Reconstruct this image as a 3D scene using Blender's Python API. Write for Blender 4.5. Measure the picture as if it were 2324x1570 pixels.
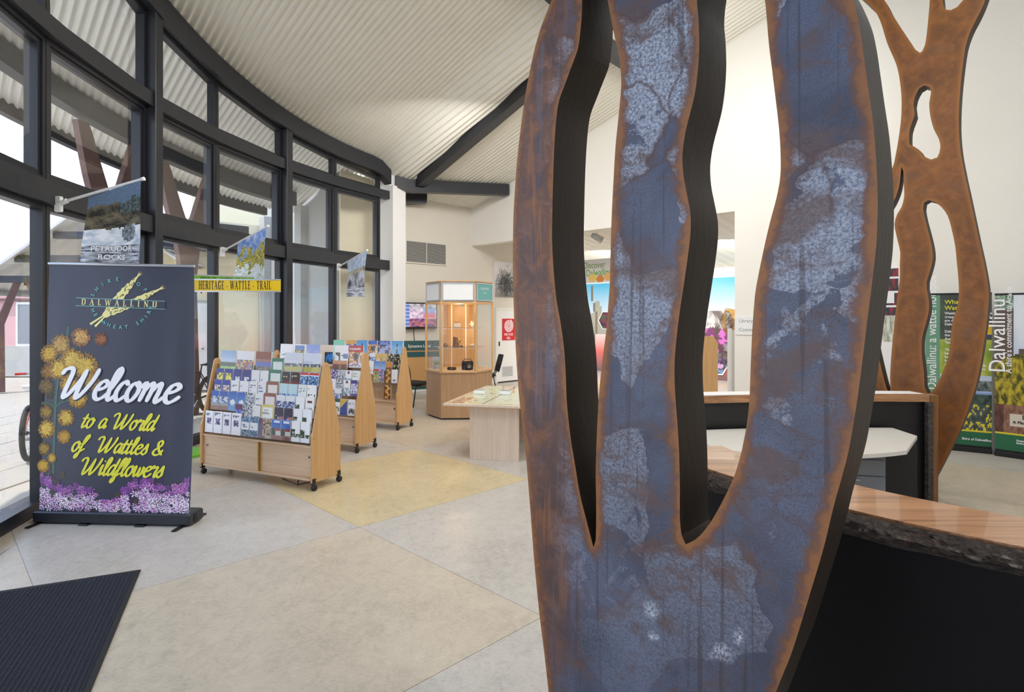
import bpy, math, random
from mathutils import Vector, Matrix, noise
from mathutils.geometry import delaunay_2d_cdt
import numpy as np
for o in list(bpy.data.objects): bpy.data.objects.remove(o)
random.seed(7)
sc = bpy.context.scene
COL = sc.collection
PI = math.pi
# ------------------------------------------------------------------ camera, sky, sun, exposure
F, H, CX, CH = 1327.0, 720.0, 1162.0, 1.75          # focal length and horizon in 2324x1570 pixels, eye height in metres
cam = bpy.data.objects.new('camera', bpy.data.cameras.new('camera')); COL.objects.link(cam)
cam.location = (0, 0, CH); cam.rotation_euler = (PI/2, 0, 0)
cam.data.sensor_width = 36; cam.data.lens = F/2324*36
cam.data.shift_y = -65/2324; cam.data.clip_start = .05; cam.data.clip_end = 300
sc.camera = cam
vs = sc.view_settings
vs.view_transform = 'Standard'; vs.look = 'None'; vs.gamma = 1; vs.use_curve_mapping = False
vs.exposure = 0.0
SKY = 2.6
wd = bpy.data.worlds.new('sky'); sc.world = wd; wd.use_nodes = True
nt = wd.node_tree; nt.nodes.clear()
out = nt.nodes.new('ShaderNodeOutputWorld'); bg = nt.nodes.new('ShaderNodeBackground')
tc = nt.nodes.new('ShaderNodeTexCoord'); sx = nt.nodes.new('ShaderNodeSeparateXYZ'); rp = nt.nodes.new('ShaderNodeValToRGB')
nt.links.new(tc.outputs['Generated'], sx.inputs[0]); nt.links.new(sx.outputs['Z'], rp.inputs[0])
rp.color_ramp.elements[0].position = 0.0; rp.color_ramp.elements[0].color = (.95, .97, 1, 1)
rp.color_ramp.elements[1].position = .75; rp.color_ramp.elements[1].color = (.42, .62, 1, 1)
e = rp.color_ramp.elements.new(.25); e.color = (.72, .84, 1, 1)
nt.links.new(rp.outputs[0], bg.inputs[0]); bg.inputs[1].default_value = SKY
nt.links.new(bg.outputs[0], out.inputs[0])
sun = bpy.data.objects.new('sun', bpy.data.lights.new('sun', 'SUN')); COL.objects.link(sun)
sun.data.energy = 4.2; sun.data.angle = .01; sun.data.color = (1, .93, .82)
sun.rotation_euler = Vector((.36, .30, -.95)).to_track_quat('-Z', 'Y').to_euler()
def area(name, loc, target, size, power, col=(1, .965, .91)):
    l = bpy.data.lights.new(name, 'AREA'); l.shape = 'DISK'; l.size = size; l.energy = power; l.color = col
    o = bpy.data.objects.new(name, l); COL.objects.link(o); o.location = loc
    o.rotation_euler = (Vector(target)-Vector(loc)).to_track_quat('-Z', 'Y').to_euler()
    return o
# added fill lights without fittings, under the hall ceiling and in the exhibition room
area('hall_fill', (1.6, 1.8, 5.8), (-.6, 3.6, 0), 1.6, 120)
area('hall_fill', (-.8, 5.6, 5.6), (-.8, 6.5, 0), 1.4, 95)
area('hall_fill', (2.4, 7.6, 5.6), (3.2, 10.5, 2.4), 1.4, 90)
area('hall_fill', (-1.0, 9.4, 4.9), (-1.2, 12, 1.2), 1.2, 75)
area('hall_fill', (4.2, 2.4, 6.2), (5.6, 6, 1.5), 1.4, 60)
area('room_fill', (2.6, 15.4, 3.2), (3.6, 17.4, 1.0), 1.4, 110)
area('room_fill', (4.8, 13.2, 3.2), (5.6, 15, 1.0), 1.4, 110)

# ------------------------------------------------------------------ helpers
def lin(c):
    c = c/255
    return c/12.92 if c <= .04045 else ((c+.055)/1.055)**2.4
def rgb(r, g, b): return (lin(r), lin(g), lin(b))
def mixc(a, b, t):
    t = max(0, min(1, t)); return tuple(x+(y-x)*t for x, y in zip(a, b))
def px(x, y, d): return Vector(((x-CX)/F*d, d, CH-(y-H)/F*d))
def onz(x, y, z=0): return px(x, y, (CH-z)*F/(y-H))
def nz(x, y, z=0): return noise.noise(Vector((x, y, z)))
def fbm(x, y, z=0): return noise.fractal(Vector((x, y, z)), 1.0, 2.0, 4)
def sm(a, b, x):
    t = max(0, min(1, (x-a)/(b-a))); return t*t*(3-2*t)

WORLD = {}
class MB:
    """collects faces (each with an optional print colour and material slot) and links them as one mesh object"""
    def __init__(s): s.v = []; s.f = []; s.c = []; s.m = []; s.M = Matrix.Identity(4)
    def add(s, vs, fs, col=(.8, .8, .8), mi=0):
        n = len(s.v); s.v += [s.M @ Vector(v) for v in vs]
        for f in fs: s.f.append([n+i for i in f]); s.c.append(col); s.m.append(mi)
        return s
    def quad(s, a, b, c, d, col=(.8, .8, .8), mi=0): return s.add([a, b, c, d], [(0, 1, 2, 3)], col, mi)
    def box(s, x0, x1, y0, y1, z0, z1, col=(.8, .8, .8), mi=0):
        v = [(x, y, z) for z in (z0, z1) for y in (y0, y1) for x in (x0, x1)]
        return s.add(v, [(0, 2, 3, 1), (4, 5, 7, 6), (0, 1, 5, 4), (2, 6, 7, 3), (0, 4, 6, 2), (1, 3, 7, 5)], col, mi)
    def bbox(s, x0, x1, y0, y1, z0, z1, b=.006, col=(.8, .8, .8), mi=0):
        """box with chamfered edges"""
        v = []; 
        for zi, z in enumerate((z0, z0+b, z1-b, z1)):
            k = b if zi in (0, 3) else 0
            X0, X1, Y0, Y1 = x0+k, x1-k, y0+k, y1-k
            v += [(X0+b, Y0, z), (X1-b, Y0, z), (X1, Y0+b, z), (X1, Y1-b, z), (X1-b, Y1, z), (X0+b, Y1, z), (X0, Y1-b, z), (X0, Y0+b, z)]
        f = [tuple(range(7, -1, -1)), tuple(range(24, 32))]
        for k in range(3):
            for i in range(8): j = (i+1) % 8; f.append((k*8+i, k*8+j, k*8+8+j, k*8+8+i))
        return s.add(v, f, col, mi)
    def prism(s, poly, h0, h1, axis='z', col=(.8, .8, .8), mi=0):
        n = len(poly)
        def P(a, b, h): return (a, b, h) if axis == 'z' else ((h, a, b) if axis == 'x' else (a, h, b))
        v = [P(a, b, h0) for a, b in poly]+[P(a, b, h1) for a, b in poly]
        f = [tuple(range(n))[::-1], tuple(range(n, 2*n))]+[(i, (i+1) % n, n+(i+1) % n, n+i) for i in range(n)]
        if axis == 'y': f = [g[::-1] for g in f]
        return s.add(v, f, col, mi)
    def tube(s, pts, r, n=10, col=(.8, .8, .8), mi=0, cap=True, r2=None):
        pts = [Vector(p) for p in pts]; m = len(pts); rings = []; up = None
        for i, p in enumerate(pts):
            t = (pts[min(i+1, m-1)]-pts[max(i-1, 0)]).normalized()
            if up is None: up = Vector((0, 0, 1)) if abs(t.z) < .9 else Vector((1, 0, 0))
            a = t.cross(up).normalized(); b = a.cross(t).normalized(); up = b
            rr = r if r2 is None else r+(r2-r)*i/(m-1)
            rings.append([p+a*math.cos(2*PI*k/n)*rr+b*math.sin(2*PI*k/n)*rr for k in range(n)])
        v = [q for g in rings for q in g]; f = []
        for i in range(m-1):
            for k in range(n): f.append((i*n+k, i*n+(k+1) % n, (i+1)*n+(k+1) % n, (i+1)*n+k))
        if cap: f += [tuple(range(n))[::-1], tuple(range((m-1)*n, m*n))]
        return s.add(v, f, col, mi)
    def lathe(s, prof, cx=0, cy=0, n=20, col=(.8, .8, .8), mi=0, axis='z'):
        v = []; f = []; m = len(prof)
        for (r, z) in prof:
            for k in range(n):
                a = 2*PI*k/n; x, y = r*math.cos(a), r*math.sin(a)
                v.append((cx+x, cy+y, z) if axis == 'z' else ((z, cx+x, cy+y) if axis == 'x' else (cx+x, z, cy+y)))
        for i in range(m-1):
            for k in range(n): f.append((i*n+k, i*n+(k+1) % n, (i+1)*n+(k+1) % n, (i+1)*n+k))
        f += [tuple(range(n))[::-1], tuple(range((m-1)*n, m*n))]
        return s.add(v, f, col, mi)
    def torus(s, c, R, r, ax, n=36, k=8, col=(.8, .8, .8)):
        ax = Vector(ax).normalized(); a = ax.orthogonal().normalized(); b = ax.cross(a)
        pts = [Vector(c)+(a*math.cos(2*PI*i/n)+b*math.sin(2*PI*i/n))*R for i in range(n)]
        v = []; f = []
        for i in range(n):
            d = (pts[i]-Vector(c)).normalized()
            for j in range(k): v.append(pts[i]+d*r*math.cos(2*PI*j/k)+ax*r*math.sin(2*PI*j/k))
        for i in range(n):
            for j in range(k): f.append((i*k+j, ((i+1) % n)*k+j, ((i+1) % n)*k+(j+1) % k, i*k+(j+1) % k))
        return s.add(v, f, col)
    def build(s, name, mat, parent=None, smooth=False):
        me = bpy.data.meshes.new(name); me.from_pydata([tuple(v) for v in s.v], [], s.f)
        mats = mat if isinstance(mat, (list, tuple)) else [mat]
        for m in mats: me.materials.append(m)
        if len(mats) > 1: me.polygons.foreach_set('material_index', s.m)
        at = me.color_attributes.new('Col', 'FLOAT_COLOR', 'CORNER')
        buf = np.ones((len(me.loops), 4), dtype=np.float32); k = 0
        for f, c in zip(s.f, s.c): buf[k:k+len(f), :3] = c; k += len(f)
        at.data.foreach_set('color', buf.ravel())
        if smooth:
            me.polygons.foreach_set('use_smooth', [True]*len(me.polygons))
        me.update()
        o = bpy.data.objects.new(name, me); COL.objects.link(o)
        if parent is not None:
            o.parent = parent; pw = WORLD.get(parent.name, Matrix.Identity(4))
            if s.local: WORLD[o.name] = pw
            else: o.matrix_parent_inverse = pw.inverted()
        return o
    local = False          # local: coordinates already in the parent's frame
def LB():
    m = MB(); m.local = True; return m
def tag(o, label=None, cat=None, group=None, kind=None):
    if label: o['label'] = label
    if cat: o['category'] = cat
    if group: o['group'] = group
    if kind: o['kind'] = kind
    return o
def thing(name, label, cat, loc=(0, 0, 0), rz=0, group=None):
    o = bpy.data.objects.new(name, None); COL.objects.link(o); o.empty_display_size = .1
    o.location = loc; o.rotation_euler = (0, 0, rz)
    o.matrix_basis = Matrix.Translation(Vector(loc)) @ Matrix.Rotation(rz, 4, 'Z')
    WORLD[o.name] = o.matrix_basis.copy()
    return tag(o, label, cat, group)
def setting(name, loc=(0, 0, 0)):
    o = bpy.data.objects.new(name, None); COL.objects.link(o); o.matrix_basis = Matrix.Translation(Vector(loc)); o['kind'] = 'structure'; WORLD[o.name] = o.matrix_basis.copy(); return o
def struct(mb, name, mat, parent=None, smooth=False):
    o = mb.build(name, mat, parent, smooth)
    if parent is None: o['kind'] = 'structure'
    return o

# ------------------------------------------------------------------ materials
class NT:
    def __init__(s, name):
        s.m = bpy.data.materials.new(name); s.m.use_nodes = True; s.t = s.m.node_tree; s.t.nodes.clear()
        s.out = s.n('OutputMaterial'); s.b = s.n('BsdfPrincipled'); s.l(s.b.outputs[0], s.out.inputs[0])
    def n(s, k, **kw):
        o = s.t.nodes.new('ShaderNode'+k)
        for a, v in kw.items(): setattr(o, a, v)
        return o
    def l(s, a, b): s.t.links.new(a, b)
    def val(s, sock, v):
        if hasattr(v, 'links'): s.l(v, sock)
        else: sock.default_value = (*v, 1) if isinstance(v, tuple) and len(v) == 3 and sock.type == 'RGBA' else v
    def math(s, op, a, b=0.0, c=0.0):
        o = s.n('Math', operation=op); s.val(o.inputs[0], a); s.val(o.inputs[1], b)
        if op in ('MULTIPLY_ADD',): s.val(o.inputs[2], c)
        return o.outputs[0]
    def mix(s, f, a, b, blend='MIX'):
        o = s.n('Mix', data_type='RGBA', blend_type=blend); s.val(o.inputs[0], f); s.val(o.inputs[6], a); s.val(o.inputs[7], b); return o.outputs[2]
    def ramp(s, f, *stops):
        o = s.n('ValToRGB'); s.l(f, o.inputs[0]); r = o.color_ramp
        while len(r.elements) < len(stops): r.elements.new(.5)
        for e, (p, c) in zip(r.elements, stops):
            e.position = p; e.color = (*c, 1) if isinstance(c, tuple) else (c, c, c, 1)
        return o.outputs[0]
    def noise(s, vec, scale, detail=4, rough=.55, dist=0):
        o = s.n('TexNoise'); o.inputs['Scale'].default_value = scale; o.inputs['Detail'].default_value = detail
        o.inputs['Roughness'].default_value = rough; o.inputs['Distortion'].default_value = dist
        if vec: s.l(vec, o.inputs['Vector'])
        return o.outputs['Fac']
    def mapping(s, vec, scale=(1, 1, 1), rot=(0, 0, 0)):
        o = s.n('Mapping'); o.inputs['Scale'].default_value = scale; o.inputs['Rotation'].default_value = rot; s.l(vec, o.inputs['Vector']); return o.outputs[0]
    def obj(s): return s.n('TexCoord').outputs['Object']
    def uv(s): return s.n('TexCoord').outputs['UV']
    def bump(s, h, strength=.3, dist=.01):
        o = s.n('Bump'); o.inputs['Strength'].default_value = strength; o.inputs['Distance'].default_value = dist; s.l(h, o.inputs['Height']); s.l(o.outputs[0], s.b.inputs['Normal'])
    def set(s, col=None, rough=None, metal=None, spec=None, coat=None):
        for k, v in (('Base Color', col), ('Roughness', rough), ('Metallic', metal), ('Specular IOR Level', spec), ('Coat Weight', coat)):
            if v is not None: s.val(s.b.inputs[k], v)
        return s.m
def pm(name, col, rough=.5, metal=0, var=.12, scale=8, bump=0, bscale=60, stretch=(1, 1, 1), coat=0):
    t = NT(name); v = t.mapping(t.obj(), stretch)
    f = t.noise(v, scale, 5)
    c = t.mix(f, tuple(x*(1-var) for x in col), tuple(min(1, x*(1+var)) for x in col))
    if bump: t.bump(t.noise(v, bscale, 4), bump, .01)
    return t.set(c, rough, metal, coat=coat or None)
def print_mat(name, rough=.45, emit=0):
    t = NT(name); a = t.n('VertexColor', layer_name='Col')
    t.l(a.outputs[0], t.b.inputs['Base Color'])
    if emit: t.l(a.outputs[0], t.b.inputs['Emission Color']); t.b.inputs['Emission Strength'].default_value = emit
    return t.set(None, rough)
def wood(name, c0, c1, axis=2, rough=.4, scale=9, coat=0):
    t = NT(name); st = [34, 34, 34]; st[axis] = 1.2
    v = t.mapping(t.obj(), tuple(st)); f = t.noise(v, scale/9, 5, .6, .6); g = t.noise(v, scale/1.8, 2)
    k = t.math('MULTIPLY_ADD', g, .35, t.math('MULTIPLY', f, .8))
    c = t.ramp(k, (.38, c0), (.72, c1)); t.bump(g, .06, .004)
    return t.set(c, rough, coat=coat or None)
M = {}
M['print'] = print_mat('printed_surface', .42)
M['print_gloss'] = print_mat('glossy_print', .22)
M['fabric_print'] = print_mat('printed_fabric', .7)
M['screen'] = print_mat('lit_screen', .2, .55)
M['dark'] = pm('charcoal_paint', rgb(40, 42, 48), .38, 0, .08, 5)
M['alu_dark'] = pm('charcoal_aluminium', rgb(44, 46, 52), .3, .25, .06, 5)
M['alu'] = pm('brushed_aluminium', rgb(190, 194, 200), .3, .7, .05, 30)
M['chrome'] = pm('chrome', rgb(200, 202, 206), .15, 1, .03)
M['black'] = pm('black_plastic', rgb(24, 24, 27), .4, 0, .1)
M['rubber'] = pm('black_rubber', rgb(28, 28, 31), .6, 0, .15, 20)
M['white_wall'] = pm('cream_white_plaster', rgb(238, 235, 228), .85, 0, .025, 2.2, .06, 90)
M['white_paint'] = pm('white_paint', rgb(236, 236, 236), .5, 0, .02)
M['warm_wall'] = pm('warm_white_plaster', rgb(226, 220, 209), .85, 0, .03, 2.2, .06, 90)
M['cream_wall'] = pm('cream_render', rgb(240, 228, 196), .9, 0, .04, 3, .15, 60)
M['grey_wall'] = pm('grey_render', rgb(176, 176, 172), .9, 0, .05, 3, .2, 40)
M['pink_wall'] = pm('pink_render', rgb(212, 168, 166), .9, 0, .06, 3)
M['beech'] = wood('beech_veneer', rgb(196, 150, 98), rgb(214, 172, 120), 2, .38)
M['beech_x'] = wood('beech_veneer_across', rgb(206, 172, 138), rgb(226, 196, 164), 0, .4)
M['pale_beech'] = wood('pale_beech', rgb(206, 184, 164), rgb(222, 203, 184), 2, .4)
M['oak'] = wood('oak_veneer', rgb(166, 130, 92), rgb(190, 154, 116), 2, .4)
M['jarrah'] = wood('counter_timber', rgb(126, 84, 54), rgb(188, 140, 100), 0, .28, 7, .3)
M['post_wood'] = wood('post_timber', rgb(96, 62, 34), rgb(148, 100, 58), 2, .35)
M['laminate'] = pm('white_laminate', rgb(226, 222, 214), .3, 0, .02)
M['grey_metal'] = pm('grey_drawer_metal', rgb(128, 132, 138), .4, 0, .04)
M['corrugated'] = pm('corrugated_steel', rgb(238, 236, 226), .36, .05, .04, 3)
M['tyre'] = pm('tyre_rubber', rgb(30, 30, 33), .7, 0, .1, 40, .3, 120)
M['red_paint'] = pm('red_frame_paint', rgb(196, 44, 30), .3, 0, .05)
M['green_paint'] = pm('green_paint', rgb(120, 190, 60), .4, 0, .05)
M['green_print'] = pm('green_sign_sheet', rgb(110, 180, 52), .35, 0, .03)
M['yellow_sheet'] = pm('yellow_sign_sheet', rgb(236, 200, 14), .35, 0, .02)
M['ink'] = pm('black_ink', rgb(18, 18, 18), .5, 0, .02)
M['white_ink'] = pm('white_ink', rgb(246, 246, 250), .5, 0, .01)
M['yellow_ink'] = pm('yellow_ink', rgb(232, 226, 62), .5, 0, .02)
M['cream_ink'] = pm('cream_ink', rgb(240, 232, 160), .5, 0, .02)
M['teal_ink'] = pm('teal_ink', rgb(110, 178, 176), .5, 0, .02)
M['green_ink'] = pm('green_ink', rgb(140, 172, 110), .5, 0, .02)
M['navy_ink'] = pm('navy_ink', rgb(32, 35, 54), .5, 0, .02)
M['teal_board'] = pm('teal_board', rgb(46, 92, 96), .45, 0, .04)
M['pin_board'] = pm('plywood_board', rgb(206, 160, 104), .6, 0, .08, 4)
M['upholstery'] = pm('black_upholstery', rgb(30, 31, 36), .75, 0, .15, 60, .3, 200)
M['fire_red'] = pm('fire_red', rgb(206, 36, 42), .4, 0, .03)
M['ceramic'] = pm('white_ceramic', rgb(232, 226, 212), .35, 0, .06, 30)
M['brass'] = pm('brass', rgb(190, 150, 70), .3, .8, .08)
def glass(name, tint, refl=1.0, rough=0.0):
    t = NT(name); t.t.nodes.remove(t.b)
    tr = t.n('BsdfTransparent'); tr.inputs[0].default_value = (*tint, 1)
    gl = t.n('BsdfGlossy'); gl.inputs['Roughness'].default_value = rough
    fr = t.n('LayerWeight'); fr.inputs[0].default_value = .5
    f = t.math('MULTIPLY_ADD', t.math('POWER', fr.outputs['Facing'], 4.0), .85, .045); mx = t.n('MixShader'); f = t.math('MULTIPLY', f, refl); t.l(f, mx.inputs[0])
    t.l(tr.outputs[0], mx.inputs[1]); t.l(gl.outputs[0], mx.inputs[2]); t.l(mx.outputs[0], t.out.inputs[0]); return t.m
M['glass'] = glass('window_glass', (.95, .97, 1.0), 1.5)
M['clear'] = glass('clear_glass', (.95, .97, .96), 1.2)
M['acrylic'] = glass('clear_acrylic', (.985, .985, .99), 1.0, .05)
# dark leatherette, ribbed mat, live bark edge
t = NT('black_leatherette'); v = t.obj(); vo = t.n('TexVoronoi', feature='DISTANCE_TO_EDGE'); vo.inputs['Scale'].default_value = 45; t.l(t.mapping(v, (1, 1, 2.4)), vo.inputs['Vector'])
t.bump(vo.outputs['Distance'], .25, .004); M['leather'] = t.set(t.mix(t.noise(v, 6), rgb(7, 7, 9), rgb(13, 13, 16)), .6, spec=.2)
t = NT('bark_edge'); v = t.mapping(t.obj(), (3, 3, 9)); f = t.noise(v, 7, 8, .7, .8); t.bump(f, 1.0, .05)
M['bark'] = t.set(t.ramp(f, (.38, rgb(24, 20, 22)), (.56, rgb(86, 70, 62)), (.74, rgb(140, 124, 116))), .2, spec=.9)
t = NT('ribbed_mat'); v = t.obj(); w = t.n('TexWave', bands_direction='X'); w.inputs['Scale'].default_value = 13; w.inputs['Distortion'].default_value = .3; t.l(v, w.inputs['Vector'])
n2 = t.n('TexWave', bands_direction='Y'); n2.inputs['Scale'].default_value = 22; n2.inputs['Distortion'].default_value = 1; t.l(v, n2.inputs['Vector'])
hh = t.math('MULTIPLY_ADD', n2.outputs['Fac'], .4, w.outputs['Fac']); t.bump(hh, .9, .012)
M['mat'] = t.set(t.mix(hh, rgb(18, 20, 28), rgb(46, 50, 66)), .85)
# marbled linoleum in three tints
def lino(name, c):
    t = NT(name); v = t.obj(); f = t.noise(v, 1.3, 6, .6, .4); g = t.noise(t.mapping(v, (1, 2.0, 1), (0, 0, .6)), 34, 6, .72, 1.0); h = t.noise(t.mapping(v, (1.6, 1, 1), (0, 0, -.3)), 9, 7, .7, .8)
    k = t.math('MULTIPLY_ADD', g, .40, t.math('MULTIPLY_ADD', h, .35, t.math('MULTIPLY', f, .25)))
    cc = t.ramp(k, (.37, tuple(x*.72 for x in c)), (.5, c), (.63, tuple(min(1, x*1.16) for x in c)))
    t.bump(g, .03, .002); return t.set(cc, t.math('MULTIPLY_ADD', h, .14, .24), spec=.45)
M['lino_grey'] = lino('grey_linoleum', rgb(192, 186, 178)); M['lino_beige'] = lino('beige_linoleum', rgb(196, 184, 166)); M['lino_yellow'] = lino('yellow_linoleum', rgb(204, 187, 148))
M['lino_dark'] = lino('stone_grey_linoleum', rgb(176, 172, 162))
M['paver'] = pm('sandstone_paver', rgb(184, 176, 164), .85, 0, .12, 3, .15, 40)
M['ground'] = pm('pale_ground', rgb(188, 178, 164), .95, 0, .1, 1)
# weathered steel
def steel_mat(name, far=False):
    t = NT(name); uv = t.uv(); ed = t.n('Attribute', attribute_name='edge').outputs['Fac']
    nb = t.n('TexNoise'); nb.inputs['Scale'].default_value = 5; nb.inputs['Detail'].default_value = 5; t.l(uv, nb.inputs['Vector'])
    off = t.n('VectorMath', operation='MULTIPLY_ADD'); t.l(nb.outputs['Color'], off.inputs[0]); off.inputs[1].default_value = (.26, .2, 0); t.l(uv, off.inputs[2])
    wv = t.mapping(off.outputs[0], (3.4, 3.0, 1))
    ve = t.n('TexVoronoi', feature='DISTANCE_TO_EDGE'); ve.inputs['Scale'].default_value = 1.0; t.l(wv, ve.inputs['Vector'])
    vc = t.n('TexVoronoi', feature='F1'); vc.inputs['Scale'].default_value = 1.0; t.l(wv, vc.inputs['Vector'])
    sep = t.n('SeparateColor'); t.l(vc.outputs['Color'], sep.inputs[0]); cell = sep.outputs[0]
    spk = t.noise(uv, 210, 3, .7); big = t.noise(uv, 2.0, 7, .6, .4); mid = t.noise(uv, 9, 6, .65, .5); fine = t.noise(uv, 38, 5, .65)
    drip = t.noise(t.mapping(uv, (42, .9, 1)), 1.0, 3, .5); drip2 = t.ramp(drip, (.60, 0.0), (.66, 1.0))
    edn = t.math('ADD', ed, t.math('MULTIPLY', t.math('SUBTRACT', mid, .5), .075))
    if far:
        c = t.ramp(t.math('MULTIPLY_ADD', mid, .5, t.math('MULTIPLY', big, .5)), (.34, rgb(88, 55, 32)), (.5, rgb(124, 77, 34)), (.66, rgb(150, 96, 44)))
        c = t.mix(t.ramp(big, (.55, 0.0), (.68, .55)), c, rgb(84, 66, 62))
        c = t.mix(t.ramp(edn, (.010, .45), (.035, 0.0)), c, rgb(166, 108, 50))
        t.bump(fine, .12, .004); return t.set(c, .5, .15)
    edn = t.math('ADD', ed, t.math('ADD', t.math('MULTIPLY', t.math('SUBTRACT', mid, .5), .085), t.math('MULTIPLY', t.math('SUBTRACT', fine, .5), .05)))
    sp2 = t.ramp(spk, (.38, 0.0), (.62, 1.0)); spb = t.ramp(t.noise(uv, 95, 4, .75), (.40, 0.0), (.60, 1.0))
    su = t.n('SeparateXYZ'); t.l(uv, su.inputs[0]); hi = t.ramp(su.outputs[1], (.75, 0.0), (1.0, 1.0)) ; hi = t.math('MULTIPLY_ADD', su.outputs[1], .5, -.25)
    hic = t.n('Clamp'); t.l(hi, hic.inputs[0]); hi = hic.outputs[0]
    body = t.mix(t.ramp(big, (.32, 0.0), (.62, 1.0)), rgb(60, 65, 84), rgb(102, 110, 134))
    dk = t.mix(.5, body, rgb(46, 46, 58)); c = t.mix(sp2, dk, body)
    # pale speckled islands with ragged outlines
    isl = t.math('ADD', cell, t.math('MULTIPLY', t.math('SUBTRACT', mid, .5), .9)); isl = t.ramp(isl, (.50, 0.0), (.54, 1.0))
    isl = t.math('MULTIPLY', isl, t.math('MULTIPLY_ADD', hi, .85, .08)); isl = t.math('MULTIPLY', isl, t.math('MULTIPLY_ADD', spb, .70, t.math('MULTIPLY', sp2, .28)))
    c = t.mix(isl, c, rgb(196, 203, 218))
    # purple-brown clouds, drips, cracks
    cl2 = t.noise(t.mapping(off.outputs[0], (1, 1.7, 1)), 3.4, 8, .68, .3)
    c = t.mix(t.ramp(cl2, (.50, 0.0), (.60, .78)), c, t.mix(fine, rgb(74, 60, 64), rgb(112, 84, 72)))
    c = t.mix(t.math('MULTIPLY', drip2, .55), c, rgb(58, 48, 50))
    crk = t.math('MULTIPLY_ADD', hi, .8, .12)
    crk = t.math('MULTIPLY', crk, t.math('MULTIPLY', t.ramp(ve.outputs['Distance'], (.006, .8), (.034, 0.0)), t.ramp(t.noise(uv, 2.6, 3), (.44, 0.0), (.54, 1.0))))
    wr = t.math('MULTIPLY', t.ramp(t.noise(uv, 24, 3, .6, 1.6), (.475, 0.0), (.5, .75), (.525, 0.0)), t.ramp(t.noise(uv, 5, 4), (.46, 0.0), (.56, 1.0)))
    c = t.mix(wr, c, rgb(70, 52, 52))
    c = t.mix(crk, c, rgb(84, 60, 56))
    spots = t.ramp(fine, (.66, 0.0), (.70, .85)); c = t.mix(spots, c, t.mix(mid, rgb(92, 52, 44), rgb(150, 82, 46)))
    leftm = t.math('MULTIPLY', t.ramp(t.math('MULTIPLY_ADD', mid, .30, t.math('ADD', su.outputs[0], 1.58)), (.34, .95), (.52, 0.0)), t.ramp(su.outputs[1], (.0, .0), (.35, .25), (.70, 1.0)))
    stk = t.noise(t.mapping(uv, (26, 1.6, 1)), 1.0, 5, .6, .3)
    brn = t.mix(t.ramp(mid, (.40, 0.0), (.62, 1.0)), rgb(84, 62, 58), t.mix(fine, rgb(104, 68, 46), rgb(146, 94, 58))); brn = t.mix(t.ramp(stk, (.54, 0.0), (.64, .7)), brn, t.mix(sp2, rgb(76, 74, 88), rgb(112, 116, 140)))
    brn = t.mix(t.ramp(stk, (.36, .5), (.44, 0.0)), brn, rgb(156, 98, 52)); c = t.mix(leftm, c, brn)
    c = t.mix(t.ramp(edn, (.020, .95), (.042, 0.0)), c, t.mix(fine, rgb(92, 62, 52), rgb(122, 80, 56)))
    c = t.mix(t.ramp(edn, (.006, 1.0), (.022, 0.0)), c, t.mix(fine, rgb(122, 78, 44), rgb(164, 108, 62)))
    # a few small pale speckled spots low on the trunk
    for (pu, pv, r_) in ((-.965, .82, .035), (-.96, .745, .02), (-.71, .83, .028), (-.735, .76, .035)):
        dv = t.n('VectorMath', operation='DISTANCE'); t.l(t.mapping(off.outputs[0], (1, 1.0, 1)), dv.inputs[0]); dv.inputs[1].default_value = (pu+.13, pv+.10, 0)
        c = t.mix(t.math('MULTIPLY', t.ramp(dv.outputs['Value'], (0.0, .9), (r_, 0.0)), spb), c, rgb(216, 222, 236))
    rr = t.math('MULTIPLY_ADD', spk, .28, .30)
    t.bump(t.math('MULTIPLY_ADD', spk, .5, mid), .16, .004); return t.set(c, rr, .25, spec=.6)
M['steel'] = steel_mat('weathered_blue_steel'); M['rust'] = steel_mat('rusted_steel', True)
M['steel_side'] = pm('dark_plate_edge', rgb(46, 36, 28), .55, .1, .3, 5, .2, 40, (1, 1, .35))
M['rust_side'] = pm('dark_rust_edge', rgb(58, 36, 20), .6, .1, .25, 6)
M['verandah_steel'] = pm('rusty_post_steel', rgb(112, 84, 78), .55, .1, .25, 4)
# ================================================================== THE SETTING
CC = Vector((5.24, 7.07)); R0 = 9.52                   # plan centre and radius of the curved window wall
def arc(a, r): return (CC.x+r*math.cos(math.radians(a)), CC.y+r*math.sin(math.radians(a)))
def roof(X, Y):
    e_ = -.751*(X+1.92)-.66*(Y-12.28)
    return 7.826+.205*(X-Y)+.36*sm(0, .8, e_)-.03*max(e_, 0)
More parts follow.
